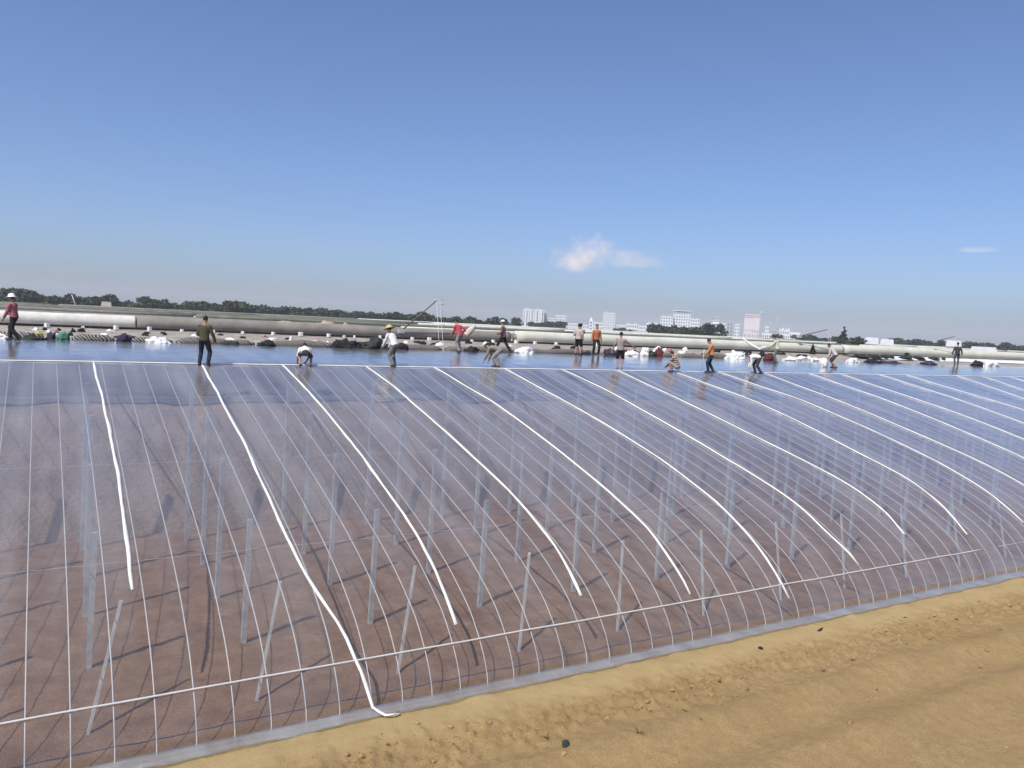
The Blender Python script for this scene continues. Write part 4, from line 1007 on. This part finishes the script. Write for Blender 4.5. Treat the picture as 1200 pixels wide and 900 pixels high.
tag(ribbon('film_band', pp, .12, MT['strap'], .01, Vector((0, 0, 1))), 'white band of film curving up from the hands of the cream-shirted worker', 'film band')
# ------------------------------------------------------------------ small things on the soil
def gp(x, y):
    d = ray(x, y); t_ = -HC/d.z; return Vector((d.x*t_, d.y*t_, 0))
def scrap(px_, py_, w, l, h, m, label, cat, seed):
    p = gp(px_, py_); me = lump_mesh('cloth_scrap', w, l, h, seed, m, .5, 3); o = bpy.data.objects.new('cloth_scrap', me); col.objects.link(o)
    o.location = (p.x, p.y, gh(p.x, p.y)-.01); o.rotation_euler.z = seed; tag(o, label, cat)
scrap(663, 876, .30, .14, .06, MT['darkgreen'], 'crumpled dark rag lying on the cloddy soil in front', 'rag', 1.)
scrap(961, 741, .34, .07, .04, MT['darkgreen'], 'thin dark scrap on the pale strip beside the film', 'rag', .3)
scrap(891, 762, .12, .10, .05, MT['dark'], 'tiny black scrap on the pale strip beside the film', 'rag', 2.)
scrap(1060, 726, .26, .08, .04, MT['darkgreen'], 'dark scrap on the pale strip, farthest right', 'rag', .2)
scrap(437, 836, .16, .10, .08, MT['dark'], 'small dark scrap tucked at the film edge by the strap end', 'rag', .8)
a = gp(800, 832); b = gp(822, 852)
tag(MB().tube([(a.x, a.y, gh(a.x, a.y)+.02), ((a.x+b.x)/2+.05, (a.y+b.y)/2, gh(a.x, a.y)+.05), (b.x, b.y, gh(b.x, b.y)+.02)], .009, 5).build('dry_twig', MT['bark'], None, True), 'thin dry twig lying on the soil in front', 'twig')
for i, (px_, py_) in enumerate(((748, 868), (1046, 752), (1090, 750), (965, 790), (858, 822), (1172, 742), (640, 866), (830, 806))):
    p = gp(px_, py_); t_ = MB(); rw = random.Random(i)
    for k in range(9):
        q = rw.uniform(0, 6.28); l = rw.uniform(.06, .17); t_.tube([(0, 0, 0), (math.cos(q)*l*.5, math.sin(q)*l*.5, l*.45), (math.cos(q)*l, math.sin(q)*l, l*rw.uniform(.1, .7))], [.006, .005, .002], 4)
    tag(t_.build('dry_weed', MT['clod'] if i % 3 else MT['bark'], None, True, (p.x, p.y, gh(p.x, p.y))), 'small dry weed tuft on the cloddy soil', 'weed', 'dry weed tufts on the soil bank')
mb = MB(); rnd = random.Random(5); ico = bmesh.new(); bmesh.ops.create_icosphere(ico, subdivisions=2, radius=1.)
iv = [v.co.copy() for v in ico.verts]; fi = [tuple(v.index for v in f.verts) for f in ico.faces]; ico.free()
for k in range(1700):
    x = rnd.uniform(4, 32); y = rnd.gauss(12.35, .55) if rnd.random() < .75 else rnd.uniform(7, 12.5)
    if noise.noise((x*.7, y*.9, 33)) < .02: continue
    if y > 13.2: continue
    s = min(.055, .010*rnd.paretovariate(1.8)); q = Vector((rnd.random()*9, rnd.random()*9, 0))
    vs = []
    for v in iv:
        f = 1+.45*noise.noise(v*1.4+q); vs.append((x+v.x*s*f*1.2, y+v.y*s*f, gh(x, y)+s*.25+v.z*s*f*.8))
    mb.add(vs, fi)
mb.build('soil_clods', MT['clod'], None, False)['kind'] = 'stuff'

# ------------------------------------------------------------------ air
HAZE = 0.00022
if HAZE:
    mb = MB().box(0, 0, 39, 8020, 8020, 80); hz = mb.build('haze', bpy.data.materials.new('haze')); hz['kind'] = 'stuff'
    m = hz.data.materials[0]; m.use_nodes = True; nt = m.node_tree
    for n_ in list(nt.nodes): nt.nodes.remove(n_)
    out = nd(nt, 'ShaderNodeOutputMaterial'); pv = nd(nt, 'ShaderNodeVolumePrincipled')
    pv.inputs['Color'].default_value = (.95, .95, 1.0, 1); pv.inputs['Density'].default_value = HAZE; pv.inputs['Anisotropy'].default_value = 0.
    nt.links.new(pv.outputs[0], out.inputs['Volume'])

# ------------------------------------------------------------------ light
SUN = Vector((-.65, -.33, 1.0)).normalized()
sl = bpy.data.lights.new('sun', 'SUN'); sl.energy = 3.6; sl.angle = math.radians(.53); sl.color = (1, .955, .88)
so = bpy.data.objects.new('sun', sl); col.objects.link(so); so.rotation_euler = (-SUN).to_track_quat('-Z', 'Y').to_euler(); so.location = (0, 0, 60)
wo = bpy.data.worlds.new('World'); scene.world = wo; wo.use_nodes = True; nt = wo.node_tree; L = nt.links
bg = nt.nodes['Background']; bg.inputs[1].default_value = .134
sk = nd(nt, 'ShaderNodeTexSky', sky_type='NISHITA'); sk.sun_disc = False; sk.sun_elevation = math.asin(SUN.z); sk.sun_rotation = math.atan2(SUN.x, SUN.y)
sk.air_density = .75; sk.dust_density = 1.8; sk.ozone_density = 7.0; sk.altitude = 0
tc = nd(nt, 'ShaderNodeTexCoord')
def cloud(colsock, px_, py_, su, sv, amt, thr):
    d = ray(px_, py_).normalized(); t1 = d.cross(Vector((0, 0, 1))).normalized(); t2 = t1.cross(d).normalized()
    def dot(v):
        n_ = nd(nt, 'ShaderNodeVectorMath', operation='DOT_PRODUCT'); L.new(tc.outputs['Generated'], n_.inputs[0]); n_.inputs[1].default_value = v; return n_.outputs['Value']
    def mth(op, a, b=None, c=None):
        n_ = nd(nt, 'ShaderNodeMath', operation=op)
        for i, v in enumerate((a, b, c)):
            if v is None: continue
            if isinstance(v, (int, float)): n_.inputs[i].default_value = v
            else: L.new(v, n_.inputs[i])
        return n_.outputs[0]
    u = mth('DIVIDE', dot(t1), su); v = mth('DIVIDE', dot(t2), sv)
    # flat base, billowing top
    v2 = mth('MULTIPLY', mth('LESS_THAN', v, 0), 1.2); v3 = mth('MULTIPLY', v, mth('ADD', v2, 1.0))
    r2 = mth('ADD', mth('MULTIPLY', u, u), mth('MULTIPLY', v3, v3))
    no = nd(nt, 'ShaderNodeTexNoise'); no.inputs['Scale'].default_value = 34; no.inputs['Detail'].default_value = 7; no.inputs['Roughness'].default_value = .6
    L.new(tc.outputs['Generated'], no.inputs['Vector'])
    s = mth('SUBTRACT', mth('MULTIPLY_ADD', no.outputs['Fac'], 1.6, thr), r2)
    mr = nd(nt, 'ShaderNodeMapRange', interpolation_type='SMOOTHSTEP'); mr.inputs[1].default_value = 0; mr.inputs[2].default_value = .9; mr.inputs[4].default_value = amt
    L.new(s, mr.inputs[0])
    fr = mth('GREATER_THAN', dot(d), .5)
    mx = nd(nt, 'ShaderNodeMix', data_type='RGBA'); L.new(mth('MULTIPLY', mr.outputs[0], fr), mx.inputs[0]); L.new(colsock, mx.inputs[6]); mx.inputs[7].default_value = (5.9, 5.3, 5.35, 1)
    return mx.outputs[2]
hs_ = nd(nt, 'ShaderNodeHueSaturation'); hs_.inputs['Saturation'].default_value = 1.0; L.new(sk.outputs[0], hs_.inputs['Color'])
wb = nd(nt, 'ShaderNodeMix', data_type='RGBA', blend_type='MULTIPLY'); wb.inputs[0].default_value = 1; L.new(hs_.outputs[0], wb.inputs[6]); wb.inputs[7].default_value = (.985, .985, 1.03, 1)
c = wb.outputs[2]
c = cloud(c, 685, 306, .058, .052, .9, -.27)
c = cloud(c, 730, 308, .085, .022, .45, -.25)
c = cloud(c, 1146, 294, .028, .007, .5, -.2)
L.new(c, bg.inputs[0])
vs = scene.view_settings; vs.view_transform = 'Standard'; vs.look = 'None'; vs.exposure = .18; vs.gamma = 1; vs.use_curve_mapping = False
scene.render.engine = 'CYCLES'
cy = scene.cycles; cy.transparent_max_bounces = 16; cy.max_bounces = 6; cy.diffuse_bounces = 3; cy.glossy_bounces = 3; cy.volume_bounces = 1
cy.use_denoising = True; cy.sample_clamp_indirect = 6; cy.caustics_reflective = False; cy.caustics_refractive = False
